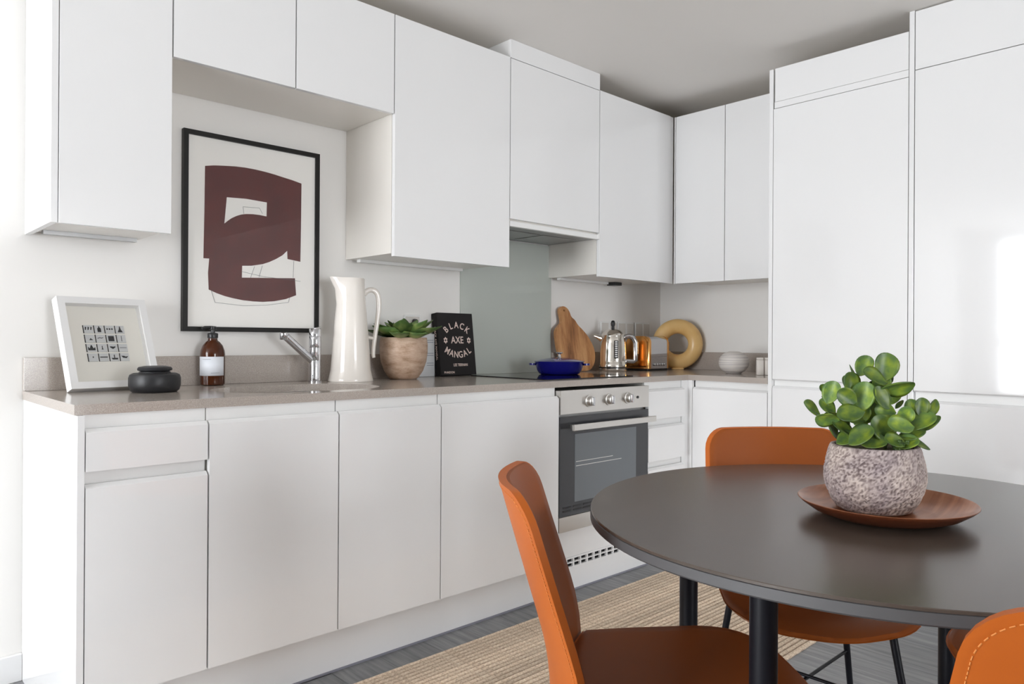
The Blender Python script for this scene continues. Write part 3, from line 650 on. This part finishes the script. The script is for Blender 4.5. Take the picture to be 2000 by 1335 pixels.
for sx_ in (.037, .173):       # the two little bird-like emblems either side of AXE
    bm = B(); e_ = [(math.cos(R(a))*.0125*(1 if a % 60 else .6), math.sin(R(a))*.0165*(1 if a % 60 else .72)) for a in range(0, 360, 30)]
    holed(bm, [(sx_+a, .163+b) for a, b in e_], [[(sx_+.0045*math.cos(R(a)), .163+.006*math.sin(R(a))) for a in range(0, 360, 60)]], lambda a, b: (a, -bt_-.0007, b), lambda a, b: (a, -bt_-.0001, b)); build('emblem', bm, m_letter, bk)
b2 = thing('book', 'thin pale grey book standing behind the bronze pot and black book', 'book', (1.4245, .6605, ZW1+.0003), (R(-1.5), 0, 0))
bx('cover', m_bluebook, b2, [(0, .114, -.014, 0, 0, .196)], .001, world=False)
bm = B()
for zz in (.165, .155, .105, .095, .06, .05): box(bm, .070, .108, -.0146, -.0141, zz, zz+.003)
build('print_line', bm, m_ink, b2)

# blue pan
pn = thing('casserole', 'shallow cobalt blue lidded casserole on the hob', 'pan', (2.107, .40, ZW1+.0044), (0, 0, R(-45)))
lt('body', m_blue, pn, [(0, .0002), (.090, .0002), (.100, .004), (.110, .020), (.1175, .042), (.1215, .058), (.1225, .0605), (.118, .0605), (.113, .045), (0, .043)], 64)
lt('lid', m_blue, pn, [(.123, .0607), (.1235, .0637), (.118, .066), (.090, .0735), (.05, .080), (.02, .082), (0, .0822)], 64)
kn = lt('lid_knob', m_chrome, pn, [(0, .0824), (.010, .0824), (.007, .087), (.006, .097), (.010, .1), (.0175, .1025), (.018, .106), (.014, .1085), (0, .109)], 28)
for s_ in (-1, 1):
    bm = B(); prism(bm, smoothline([(s_*.116, -.034), (s_*.134, -.036), (s_*.149, -.022), (s_*.150, .022), (s_*.134, .036), (s_*.116, .034)], 1), lambda a, b: (a, b, .044), lambda a, b: (a, b, .054)); build('handle', bm, m_blue, pn, 40)

# chopping board
cb = thing('chopping_board', 'pear-shaped olive wood board leaning on the wall behind the pan', 'board', (2.455, .6100, ZW1+.0003), (R(-9.5), 0, 0))
BO = [(-0.0649, 0.3595), (-0.0856, 0.3524), (-0.0985, 0.3357), (-0.0932, 0.3043), (-0.0885, 0.2688), (-0.118, 0.25), (-0.1416, 0.2249), (-0.1463, 0.1914), (-0.1446, 0.158), (-0.1416, 0.1204), (-0.1298, 0.0828), (-0.1003, 0.041), (-0.059, 0.0075), (-0.0118, 0.0), (0.0531, 0.0), (0.0944, 0.0042), (0.1298, 0.0326), (0.1487, 0.0744), (0.1487, 0.112), (0.1386, 0.1455), (0.1062, 0.1956), (0.0708, 0.2291), (0.0324, 0.2583), (0.0177, 0.2834), (-0.0106, 0.2993), (-0.0177, 0.3252), (-0.0354, 0.3503)]
hole_ = [(-.062+.0065*math.cos(R(a)), .334+.0065*math.sin(R(a))) for a in range(0, 360, 30)]
bm = B(); holed(bm, smoothline(BO, 2), [hole_], lambda a, b: (a, -.018, b), lambda a, b: (a, 0, b)); build('board', bm, m_wood, cb, 40)

# kettle
kt = thing('kettle', 'polished steel kettle with black knob beside the toaster', 'kettle', (2.665, .53, ZW1), (0, 0, R(-45)))
lt('base', m_kettle, kt, [(0, .0003), (.0745, .0003), (.0765, .003), (.0765, .018), (.0735, .020), (.0735, .0235), (0, .0235)], 56)
lt('body', m_kettle, kt, [(0, .0240), (.0765, .0240), (.0785, .026), (.0785, .046), (.0765, .049), (.0760, .06), (.0745, .11), (.0715, .16), (.0675, .188), (.0655, .195), (0, .195)], 64)
lt('base_ring', m_black, kt, [(.0738, .0190), (.0775, .0195), (.0775, .0238), (.0738, .0242)], 56)
lt('lid', m_kettle, kt, [(.0660, .1952), (.0660, .199), (.058, .213), (.044, .226), (.028, .2345), (.012, .238), (0, .238)], 56)
lt('lid_knob', m_black, kt, [(0, .2382), (.010, .2382), (.0085, .243), (.0085, .25), (.0115, .256), (.0125, .268), (.010, .279), (.005, .283), (0, .2835)], 24)
bm = B(); rings = []
for k, (xx, zc, hw, hh) in enumerate(((-.058, .176, .026, .028), (-.080, .186, .018, .018), (-.106, .198, .011, .010))):
    rings.append([bm.verts.new((xx-.003*math.sin(2*math.pi*i/12), hw*math.cos(2*math.pi*i/12), zc+hh*math.sin(2*math.pi*i/12))) for i in range(12)])
for a, b in zip(rings, rings[1:]):
    for i in range(12): bm.faces.new((a[i], a[(i+1) % 12], b[(i+1) % 12], b[i]))
bm.faces.new(rings[0]); bm.faces.new(rings[-1][::-1]); build('spout', bm, m_kettle, kt, 50)
hp = [(.062, 0, .190), (.090, 0, .197), (.112, 0, .188), (.126, 0, .160), (.127, 0, .10), (.126, 0, .062), (.116, 0, .056), (.072, 0, .058)]
tb('handle', m_chrome, kt, hp, [.011, .0115, .012, .012, .0115, .011, .010, .009], 14, flat=1.25)
gx = .0745
gd = bx('water_gauge', m_black, kt, [(-.0115+.012, .0115+.012, -.0765, -.060, .072, .172)], .002, world=False)
for zz in range(8): bx('gauge_mark', m_white_plastic, gd, [(.006, .019, -.0772, -.0767, .080+.0115*zz, .0865+.0115*zz)], world=False)

# toaster
to = thing('toaster', 'copper and polished steel toaster between kettle and ring', 'toaster', (2.945, .50, ZW1), (0, 0, R(4)))
def tprof(h, w, r): return [(-w, .012), (w, .012), (w, h-r)]+[(w-r+r*math.cos(R(a)), h-r+r*math.sin(R(a))) for a in range(15, 90, 15)]+[(w-r, h), (-w+r, h)]+[(-w+r+r*math.cos(R(a)), h-r+r*math.sin(R(a))) for a in range(105, 180, 15)]+[(-w, h-r)]
bm = B(); prism(bm, tprof(.196, .077, .034), lambda a, b: (-.085, a, b), lambda a, b: (.085, a, b)); build('shell', bm, m_chrome, to, 40)
bm = B(); prism(bm, tprof(.1975, .0785, .035), lambda a, b: (-.118, a, b), lambda a, b: (-.0855, a, b)); bmesh.ops.bevel(bm, geom=[e for e in bm.edges if all(abs(q.co.x+.118) < 1e-5 for q in e.verts)], offset=.012, segments=3, affect='EDGES'); build('end_cap', bm, m_copper, to, 50)
bm = B(); prism(bm, tprof(.1975, .0785, .035), lambda a, b: (.0855, a, b), lambda a, b: (.106, a, b)); bmesh.ops.bevel(bm, geom=[e for e in bm.edges if all(abs(q.co.x-.106) < 1e-5 for q in e.verts)], offset=.010, segments=3, affect='EDGES'); build('end_cap', bm, m_copper, to, 50)
for yy in (-.030, .010): bx('bread_slot', m_black, to, [(-.072, .072, yy, yy+.022, .1962, .1972)], world=False)
bx('seam', m_steel_d, to, [(-.085, .085, -.0782, -.0772, .079, .083)], world=False)
bx('foot_frame', m_black, to, [(-.112, .100, -.074, .074, .0003, .0118)], .003, world=False)
AX = Matrix.Rotation(R(90), 3, 'Y')
lt('lever_knob', m_black, to, [(0, 0), (.007, 0), (.007, .010), (.017, .013), (.018, .022), (.013, .029), (0, .030)], 24, (.1065, -.02, .107), AX)
dl = lt('timer_dial', m_black, to, [(0, 0), (.027, 0), (.026, .014), (.019, .018), (0, .018)], 28, (.1065, -.02, .050), AX)
lt('dial_rim', m_chrome, dl, [(.0272, .001), (.0285, .002), (.0285, .010), (.0265, .0125)], 28, (.1065, -.02, .050), AX)
bm = B()
for i in range(5): lathe(bm, [(0, 0), (.008, 0), (.008, .006), (.004, .010), (0, .010)], 12, (-.05+.025*i, -.0773, .036), Matrix.Rotation(R(90), 3, 'X'))
build('control_buttons', bm, m_chrome, to, 40)

# ring ornament
rg = thing('ring_ornament', 'honey-coloured ceramic ring standing on the worktop in the corner', 'ornament', (3.175, .455, ZW1), (0, 0, R(-49)))
bm = B(); NR, NS = 64, 24; g = []
for i in range(NR):
    a = 2*math.pi*i/NR
    g.append([bm.verts.new(((.106+.044*math.cos(2*math.pi*k/NS))*math.cos(a), .034*math.sin(2*math.pi*k/NS), .153+(.106+.044*math.cos(2*math.pi*k/NS))*math.sin(a))) for k in range(NS)])
for i in range(NR):
    for k in range(NS): bm.faces.new((g[i][k], g[(i+1) % NR][k], g[(i+1) % NR][(k+1) % NS], g[i][(k+1) % NS]))
build('ring', bm, m_ring, rg, 60)
bm = B(); box(bm, -.035, .035, -.026, .026, .0003, .011, .003); build('foot', bm, m_ring, rg)

vs_ = thing('vase', 'small round stoneware vase with grey stripes on the right-hand worktop', 'vase', (2.965, -.055, ZW1))
pf_ = [(0, .0003), (.036, .0003), (.042, .003)]+[(.079*math.cos(R(a))**.75, .0585+.0585*math.sin(R(a))) for a in range(-66, 70, 6)]+[(.026, .1165), (.022, .1170), (.020, .110), (0, .110)]
lt('body', m_vase, vs_, pf_, 56, smooth=60)
sh = thing('canister', 'white ceramic canister beside the fridge housing, nearer the striped vase', 'canister', (2.910, -.238, ZW1), (0, 0, R(45)))
bm = B(); box(bm, -.0165, .0165, -.0165, .0165, .0003, .078, .004, 2); build('body', bm, m_ceramic, sh, 40)
bm = B(); box(bm, -.015, .015, -.015, .015, .0783, .089, .003, 2); build('lid', bm, m_ceramic, sh, 40)
s2 = copy_tree(sh); s2.location = (2.936, -.268, ZW1); tag(s2, 'white ceramic canister touching the tall fridge housing', 'canister', 'white canisters on the right-hand worktop'); sh['group'] = s2['group']

# ================================================================== RUG
rg = thing('rug', 'natural jute runner rug braided in rows under the table', 'rug', (1.35, -.51, 0))
def braid_mesh(name, ph):
    bm = B(); L = 2.5; n = 150; prev = None
    for i in range(n+1):
        x_ = -L/2+L*i/n; lump = .5+.5*math.sin(i*1.9+ph); w = .0100+.0012*lump
        row = [bm.verts.new((x_, a, b)) for a, b in ((-w, .0005), (-w*.7, .006+.0012*lump), (0, .0088+.0016*lump), (w*.7, .006+.0012*(1-lump)), (w, .0005))]
        if prev:
            for k in range(4): bm.faces.new((prev[k], row[k], row[k+1], prev[k+1]))
            bm.faces.new((prev[4], row[4], row[0], prev[0]))
        else: bm.faces.new(row)
        prev = row
    bm.faces.new(prev[::-1]); bmesh.ops.recalc_face_normals(bm, faces=bm.faces)
    me = bpy.data.meshes.new(name); bm.to_mesh(me); bm.free(); me.materials.append(m_rug)
    for q in me.polygons: q.use_smooth = True
    return me
bms = [braid_mesh('braid', 0), braid_mesh('braid', 2.1), braid_mesh('braid', 4.2)]
y = -.42; i = 0
while y <= .421:
    o = bpy.data.objects.new('braid', bms[i % 3]); COL.objects.link(o); o.parent = rg; o.location = (random.uniform(-.006, .006), y, 0); y += .0215; i += 1

# ================================================================== TABLE
TC = (.992, -1.553); TZ = .745; TR = .550
tbl = thing('dining_table', 'round dark umber dining table on four black tube legs', 'table', (TC[0], TC[1], 0))
lt('tabletop', m_table, tbl, [(0, TZ-.0055), (TR-.02, TZ-.0055), (TR-.0012, TZ-.0050), (TR-.0012, TZ-.001), (TR-.002, TZ), (0, TZ)], 128, smooth=30)
lt('table_edge', m_tableedge, tbl, [(0, TZ-.024), (TR-.003, TZ-.024), (TR, TZ-.021), (TR, TZ-.0062), (TR-.001, TZ-.0058), (0, TZ-.0058)], 128, smooth=30)
for a in (0, 90, 180, 270):
    ca, sa = math.cos(R(a)), math.sin(R(a)); r_ = .438
    lg = lt('leg', m_blackmetal, tbl, [(0, .0003), (.0195, .0003), (.0215, .002), (.0215, TZ-.026), (0, TZ-.026)], 28, (r_*ca+.008, r_*sa-.008, 0))
    bm = B(); tube(bm, [((r_-.024)*ca+.008, (r_-.024)*sa-.008, TZ-.044), (.03*ca+.008, .03*sa-.008, TZ-.044)], .0175, 16); build('frame_arm', bm, m_blackmetal, tbl, 40)
    bm = B(); tube(bm, [((r_-.018)*ca+.008, (r_-.018)*sa-.008, TZ-.050), ((r_-.068)*ca+.008, (r_-.068)*sa-.008, TZ-.050), ((r_-.076)*ca+.008, (r_-.076)*sa-.008, TZ-.050)], [.024, .024, .017], 18); build('bracket', bm, m_blackmetal, tbl, 40)

pl_ = thing('tray', 'round copper-brown tray under the stone planter', 'tray', (.968, -1.590, TZ))
lt('dish', m_plate, pl_, [(.1584, .0322), (.1575, .0329), (.1560, .0325), (.1490, .0270), (.128, .0150), (.102, .0062), (.090, .0048), (0, .0048)], 80, smooth=50)
lt('underside', m_plate_under, pl_, [(0, .0003), (.092, .0003), (.104, .002), (.132, .0120), (.152, .0255), (.1585, .0315), (.1585, .0321), (.1560, .0318), (.1490, .0263), (.128, .0143), (.102, .0055), (.090, .0041), (0, .0041)], 80, smooth=50, label='darker reddish-brown underside and rim')

# planter + big succulent
pp = thing('potted_succulent', 'leafy green succulent in a pitted grey stone planter on the dining table', 'plant', (.992, -1.560, TZ+.0052), (0, 0, -yaw))
prof = [(0, .0), (.062, .0), (.070, .004), (.080, .018), (.089, .040), (.0935, .060), (.0930, .080), (.089, .100), (.0845, .118), (.0815, .125), (.077, .1262), (.0735, .124), (.072, .112), (0, .110)]
def dens(pr, step):
    out = [pr[0]]
    for a, b in zip(pr, pr[1:]):
        n = max(1, int(math.hypot(b[0]-a[0], b[1]-a[1])/step)) if a[0] > .03 and b[0] > .03 else 1
        out += [(a[0]+(b[0]-a[0])*k/n, a[1]+(b[1]-a[1])*k/n) for k in range(1, n+1)]
    return out
bm = B(); lathe(bm, dens(prof, .0026), 190)
lay = bm.verts.layers.float.new('pit')
for v_ in bm.verts:
    r_ = math.hypot(v_.co.x, v_.co.y)
    if r_ > .068 and v_.co.z > .001:
        p3 = v_.co*1.0; q3 = p3+Vector((noise.noise(p3*90), noise.noise(p3*90+Vector((5, 0, 0))), noise.noise(p3*90+Vector((0, 9, 0)))))*.004
        d1 = noise.voronoi(q3*(225+30*noise.noise(p3*18)))[0][0]; w_ = .6+.9*noise.noise(p3*30)
        pit = max(0, min(1, (.60-d1)*2.0*(.7+w_*.6))); v_[lay] = pit*.85+.18*noise.noise(p3*300)
        s = -pit*.0034+noise.noise(p3*260)*.0007+noise.noise(p3*25)*.0010
        v_.co.x *= 1+s/r_; v_.co.y *= 1+s/r_
build('planter', bm, m_lava, pp, 80)
lt('soil', m_soil, pp, [(0, .1225), (.04, .1215), (.0735, .1190)], 32)
lm = leaf_mesh('succulent_leaf', .34, .0, .085); lm.materials.append(m_leaf)
lmt = leaf_mesh('thin_leaf', .12, .5, .06); lmt.materials.append(m_leaf)
# (x, z) of each leaf centre in the plant's own upright plane (cm, z above the rim), half length, half width, angle of the tip, depth towards the back
LV = [(7.3, 14.7, 2.4, 2.05, 80, -1.5), (4.2, 14.8, 1.9, 1.2, 60, 1), (4.6, 12.8, 2.2, 1.2, 155, -3), (2.2, 13.1, 1.8, .28, 112, 1), (8.9, 10.9, 2.7, 1.3, 12, -3), (9.7, 12.6, 1.2, .5, 95, 2),
      (9.9, 9.0, 1.6, 1.2, 70, 1), (7.5, 11.6, 1.7, 1.5, 60, 1), (.8, 11.3, 2.1, 1.6, 105, -1), (-3.3, 10.2, .9, .7, 130, 2), (-2.6, 9.6, 2.0, 1.2, 68, 0), (-.7, 9.0, 1.9, 1.45, 150, -3), (2.9, 9.0, 2.5, 1.55, 75, -2),
      (5.9, 8.8, 2.2, 1.5, 128, -3), (-5.9, 6.2, 2.0, .85, 145, 1), (-4.1, 4.7, 2.0, 1.2, 172, -2), (-.4, 5.9, 2.15, 1.3, 190, -4), (-3.4, 7.9, 1.1, .25, 132, 1), (2.7, 5.4, 1.9, 1.3, 60, -1), (4.5, 5.6, 2.1, 1.5, 52, 0),
      (7.5, 6.2, 1.8, 1.35, 170, -1), (10.4, 5.5, 1.55, 1.35, 60, -3), (11.7, 7.2, 1.0, .3, 45, 2), (8.7, 3.8, 2.25, 1.35, 175, -5), (5.9, 3.0, 2.5, 2.15, 130, -4), (13.3, 4.4, 2.6, 1.15, 26, -3), (14.1, 7.0, 1.6, 1.2, 80, -2),
      (13.5, 6.4, 1.7, 1.4, 100, 1), (16.9, 6.4, 1.9, 1.2, 68, 0), (15.7, 3.6, 2.0, .95, 30, 0), (17.3, 3.4, 2.4, .8, 32, 2), (11.7, 1.8, 2.5, .75, 14, -3), (-.9, 2.8, 2.1, 1.0, 150, -2), (-1.9, 2.4, 1.9, 1.0, 120, 1),
      (1.1, 1.8, 2.3, 1.05, 38, -5), (13.5, 0, 2.0, .6, -28, -2), (1.5, 4.4, 1.4, .7, 180, -2), (.5, 3.8, 1.4, 1.1, 140, 2), (6.5, 10.0, 1.6, 1.3, 85, 2), (3.5, 7.6, 1.7, 1.2, 110, 2), (12.2, 4.0, 1.5, 1.1, 50, 2),
      (2.0, 11.0, 1.7, 1.2, 120, 3), (7.2, 8.0, 1.8, 1.3, 95, 3), (9.5, 5.0, 1.7, 1.3, 120, 3), (-2.2, 6.6, 1.7, 1.2, 140, 3), (4.6, 2.6, 1.7, 1.1, 100, 3), (8.2, 1.6, 1.8, 1.0, 60, 1), (1.8, 6.6, 1.8, 1.3, 165, 1), (15.2, 5.2, 1.6, 1.1, 60, 3), (10.6, 3.2, 1.7, 1.0, 30, 1), (-1.0, 4.6, 1.7, 1.0, 160, 3),
      (3.6, .6, 2.0, 1.0, 10, -5), (7.6, .9, 1.9, 1.1, 170, -5), (10.2, .4, 2.0, .95, 20, -4), (1.0, .2, 1.7, .9, 165, 2), (5.6, 1.2, 1.8, 1.1, 60, 0), (-.8, 1.0, 1.8, .9, 25, -3), (8.9, 2.4, 1.7, 1.0, 100, 3)]
rn = random.Random(11)
STEMS = {'a': [(0, 0, .112), (.004, .002, .16), (.012, .004, .205), (.012, .0, .255)], 'b': [(-.010, .0, .112), (-.022, .002, .15), (-.040, -.004, .185)], 'c': [(-.016, .005, .112), (-.045, .008, .145), (-.078, .004, .160)],
         'd': [(.015, -.008, .112), (.022, -.015, .15), (.026, -.018, .185)], 'e': [(.025, .0, .112), (.05, -.005, .14), (.078, -.010, .155)], 'f': [(.010, -.02, .112), (.006, -.035, .13), (.0, -.045, .148)]}
for k in STEMS: tb('stem', m_stem, pp, smoothline(STEMS[k], 2, False), .0032, 8)
XO = -5.9
for (lx, lz, a_, b_2, ang, dp) in LV:
    t_ = R(ang); a_ *= 1.2; b_2 *= 1.2; L = a_*2/100; cx = (lx+XO)/100; cz = .126+lz/100+.005; cy = dp/100
    bt = max(b_2*2/100, L*.76) if b_2/a_ > .4 else b_2*2/100*1.6
    tilt = math.acos(min(1, (b_2*2/100)/bt)) if bt > b_2*2/100 else rn.uniform(-.25, .25)
    if rn.random() < .45: tilt = -tilt
    xd = Vector((math.cos(t_), rn.uniform(-.18, .18), math.sin(t_))).normalized()
    n0 = Vector((0, -1, 0)); yd = n0.cross(xd); nn = n0*math.cos(tilt)+yd*math.sin(tilt)
    if nn.z < 0 and rn.random() < .7: nn = n0*math.cos(tilt)-yd*math.sin(tilt)
    base = Vector((cx, cy, cz))-xd*L*.5
    put_leaf(lmt if b_2/a_ < .4 else lm, m_leaf, pp, base, xd, nn, L, bt)
bm = B(); rr_ = random.Random(5)
for i in range(26):
    x_, y_, z_ = .030+rr_.uniform(-.012, .016), -.045+rr_.uniform(-.012, .010), .118+rr_.uniform(0, .022)
    m4 = Matrix.Translation((x_, y_, z_)) @ Matrix.Rotation(rr_.uniform(0, 3), 4, 'Z') @ Matrix.Diagonal((.0045, .0028, .0035, 1)); bmesh.ops.create_icosphere(bm, subdivisions=1, radius=1, matrix=m4)
tube(bm, [(.030, -.045, .112), (.031, -.046, .142)], .0012, 6); build('sprig', bm, m_leaf, pp, 80, kind='stuff')

# ================================================================== CHAIRS
def grid_solid(bm, P, Q):
    """closed solid between two point grids of the same size"""
    nu, nv = len(P), len(P[0]); a = [[bm.verts.new(p) for p in r] for r in P]; b = [[bm.verts.new(p) for p in r] for r in Q]
    for i in range(nu-1):
        for k in range(nv-1):
            bm.faces.new((a[i][k], a[i+1][k], a[i+1][k+1], a[i][k+1])); bm.faces.new((b[i][k], b[i][k+1], b[i+1][k+1], b[i+1][k]))
    for i in range(nu-1):
        bm.faces.new((a[i][0], b[i][0], b[i+1][0], a[i+1][0])); bm.faces.new((a[i][-1], a[i+1][-1], b[i+1][-1], b[i][-1]))
    for k in range(nv-1):
        bm.faces.new((a[0][k], a[0][k+1], b[0][k+1], b[0][k])); bm.faces.new((a[-1][k], b[-1][k], b[-1][k+1], a[-1][k+1]))
def lerp_tab(tab, z):
    for (z0, v0), (z1, v1) in zip(tab, tab[1:]):
        if z <= z1: t = (z-z0)/(z1-z0); t = max(0, min(1, t)); return v0+(v1-v0)*t
    return tab[-1][1]
BK_Y = [(.36, -.168), (.46, -.174), (.50, -.178), (.54, -.186), (.58, -.197), (.70, -.233), (.83, -.271)]   # y of the back's edges by height
BK_TOP, BK_BOT, BK_HW, BK_R = .828, .432, .210, .056
def back_pt(u_, z, hw, off=0.0):
    """u_ in -1..1 across; off moves the point forward along the normal"""
    sag = .056*(1-(u_*hw/BK_HW)**2)
    yy = lerp_tab(BK_Y, z)-sag; xx = u_*hw
    nx = -2*.056*(u_*hw/BK_HW)/BK_HW; n_ = Vector((nx, 1, .22 if z > .56 else .05)).normalized()
    return Vector((xx, yy, z))+n_*off
def back_hw(z, ins=0):
    top = BK_TOP-ins; r_ = BK_R-ins*.5; base = BK_HW-ins-.012*max(0, (z-.55)/.28)
    if z > top-r_: d_ = z-(top-r_); return base-r_+math.sqrt(max(0, r_*r_-d_*d_))
    return base
def back_grid(ins, off, z0, puff=0):
    zs = [z0+(BK_TOP-ins-BK_R-z0)*i/12 for i in range(12)]+[BK_TOP-ins-(BK_R-ins*.5)*(1-math.sin(R(a))) for a in (0, 15, 30, 45, 58, 70, 80, 87, 90)]
    return [[back_pt(s_, z, back_hw(z, ins), off+puff*(1-abs(s_)**4)) for s_ in [i/10-1 for i in range(21)]] for z in zs]
def seat_hw(t): return lerp_tab([(0, .196), (.25, .212), (.6, .226), (1, .222)], t)
def seat_grid(ins, z, drop, Y0=-.160, Y1=.245):
    out = []; n = 22; rf = .150
    ys = [Y0+ins+(Y1-rf-Y0)*i/12 for i in range(12)]+[Y1-ins-rf*(1-math.sin(R(a)))*1.0 for a in (0, 12, 24, 36, 48, 58, 67, 75, 82, 87, 90)]
    for yy in ys:
        t = (yy-Y0)/(Y1-Y0); hw = seat_hw(t)-ins
        if yy > Y1-ins-rf: d_ = (yy-(Y1-ins-rf))/rf; hw = hw*(.42+.58*math.sqrt(max(0, 1-d_*d_)))
        row = []
        for i in range(21):
            s_ = i/10-1; ybow = (-.042*(1-s_*s_) if t < .5 else 0)*max(0, 1-t*2.2) + (.014*(1-s_*s_) if t > .7 else 0)*((t-.7)/.3 if t > .7 else 0)
            zz = z + .010*s_*s_*(.6) - .012*math.sin(math.pi*min(1, t*1.1))*(1-s_*s_) - drop*max(0, (t-.72)/.28)**2
            row.append(Vector((s_*hw, yy+ybow, zz)))
        out.append(row)
    return out
def make_chair(label):
    c = thing('dining_chair', label, 'chair', group='tan leather dining chairs around the round table')
    bm = B(); grid_solid(bm, back_grid(0.0, .0, BK_BOT), back_grid(.003, .014, BK_BOT)); bmesh.ops.bevel(bm, geom=[e for e in bm.edges if len(e.link_faces) == 2 and e.calc_face_angle(0) > 1.0], offset=.004, segments=2, affect='EDGES')
    build('backrest', bm, m_leather, c, 50)
    bm = B(); grid_solid(bm, back_grid(.005, .0143, BK_BOT+.01), back_grid(.007, .0165, BK_BOT+.01, .003)); build('backrest_lining', bm, m_lining, c, 50, label='inner leather facing of the backrest, darkened for shade')
    bm = B(); grid_solid(bm, seat_grid(.022, .430, .010), seat_grid(0, .452, .020)); bmesh.ops.bevel(bm, geom=[e for e in bm.edges if len(e.link_faces) == 2 and e.calc_face_angle(0) > 1.0], offset=.004, segments=2, affect='EDGES')
    build('seat', bm, m_leather, c, 50)
    bm = B(); grid_solid(bm, seat_grid(.003, .4523, .020), seat_grid(.008, .4575, .020)); build('seat_pad', bm, m_lining, c, 60, label='leather seat pad, darkened for shade')
    # stitching along the rim of the backrest, on its outer face, and along the front of the seat
    bm = B(); path = []
    zs = [BK_BOT+.02+(BK_TOP-BK_R-BK_BOT-.02)*i/60 for i in range(60)]+[BK_TOP-.011-(BK_R-.0055)*(1-math.sin(R(a))) for a in range(0, 91, 9)]
    left = [back_pt(-1, z, back_hw(z, .011), -.0008) for z in zs]; right = [back_pt(1, z, back_hw(z, .011), -.0008) for z in zs][::-1]
    top = [back_pt(-1+2*i/28, BK_TOP-.011, back_hw(BK_TOP-.011, .011), -.0008) for i in range(1, 28)]
    path = left+top+right; acc = 0; pts = [path[0]]
    for a, b in zip(path, path[1:]):
        seg_ = (b-a).length; n = max(1, int(seg_/.0062)); pts += [a.lerp(b, k/n) for k in range(1, n+1)]
    for a, b in zip(pts, pts[1:]):
        if (b-a).length > .002: tube(bm, [a.lerp(b, .12), a.lerp(b, .72)], .0007, 4)
    build('stitching', bm, m_thread, c, kind='stuff')
    for sx_ in (-1, 1):
        for (yt, yb) in ((-.15, -.205), (.14, .195)):
            tb('leg', m_blackmetal, c, [(sx_*.145, yt, .424), (sx_*.205, yb, .0005)], [.0095, .0075], 14)
    bm = B(); tube(bm, [(-.145, -.15, .4195), (.145, -.15, .4195)], .008, 10); tube(bm, [(-.145, .14, .4195), (.145, .14, .4195)], .008, 10); box(bm, -.09, .09, -.16, .15, .4205, .4275)
    build('under_seat_frame', bm, m_blackmetal, c, 40)
    t_ = .62
    for sx_ in (-1, 1):
        z_ = .424*(1-t_)+.004*sx_+.08
        k = (.424-z_)/.424
        tb('stretcher', m_blackmetal, c, [(sx_*(.145+.06*k), -.15-.055*k, z_), (-sx_*(.145+.06*k), .14+.055*k, z_)], .0045, 8)
    return c
CH = make_chair('tan leather chair at left of the table, seen in profile with its seat fully visible')
def face(o, loc, d): o.location = (*loc, 0); o.rotation_euler = (0, 0, math.atan2(d[1], d[0])-math.pi/2)
rt2, fw2 = (rt0.x, rt0.y), (math.sin(yaw), math.cos(yaw))
face(CH, (.655, -1.325), rt2)
for loc, d, lab in (((1.271, -1.288), (-fw2[0], -fw2[1]), 'tan leather chair on the far side of the table, facing the camera'),
                    ((.643, -1.862), fw2, 'nearest tan leather chair at the bottom right corner, seen from behind'),
                    ((1.290, -1.886), (-rt2[0], -rt2[1]), 'tan leather chair showing only a seat corner beside a black table leg at right')):
    c = copy_tree(CH); face(c, loc, d); c['label'] = lab
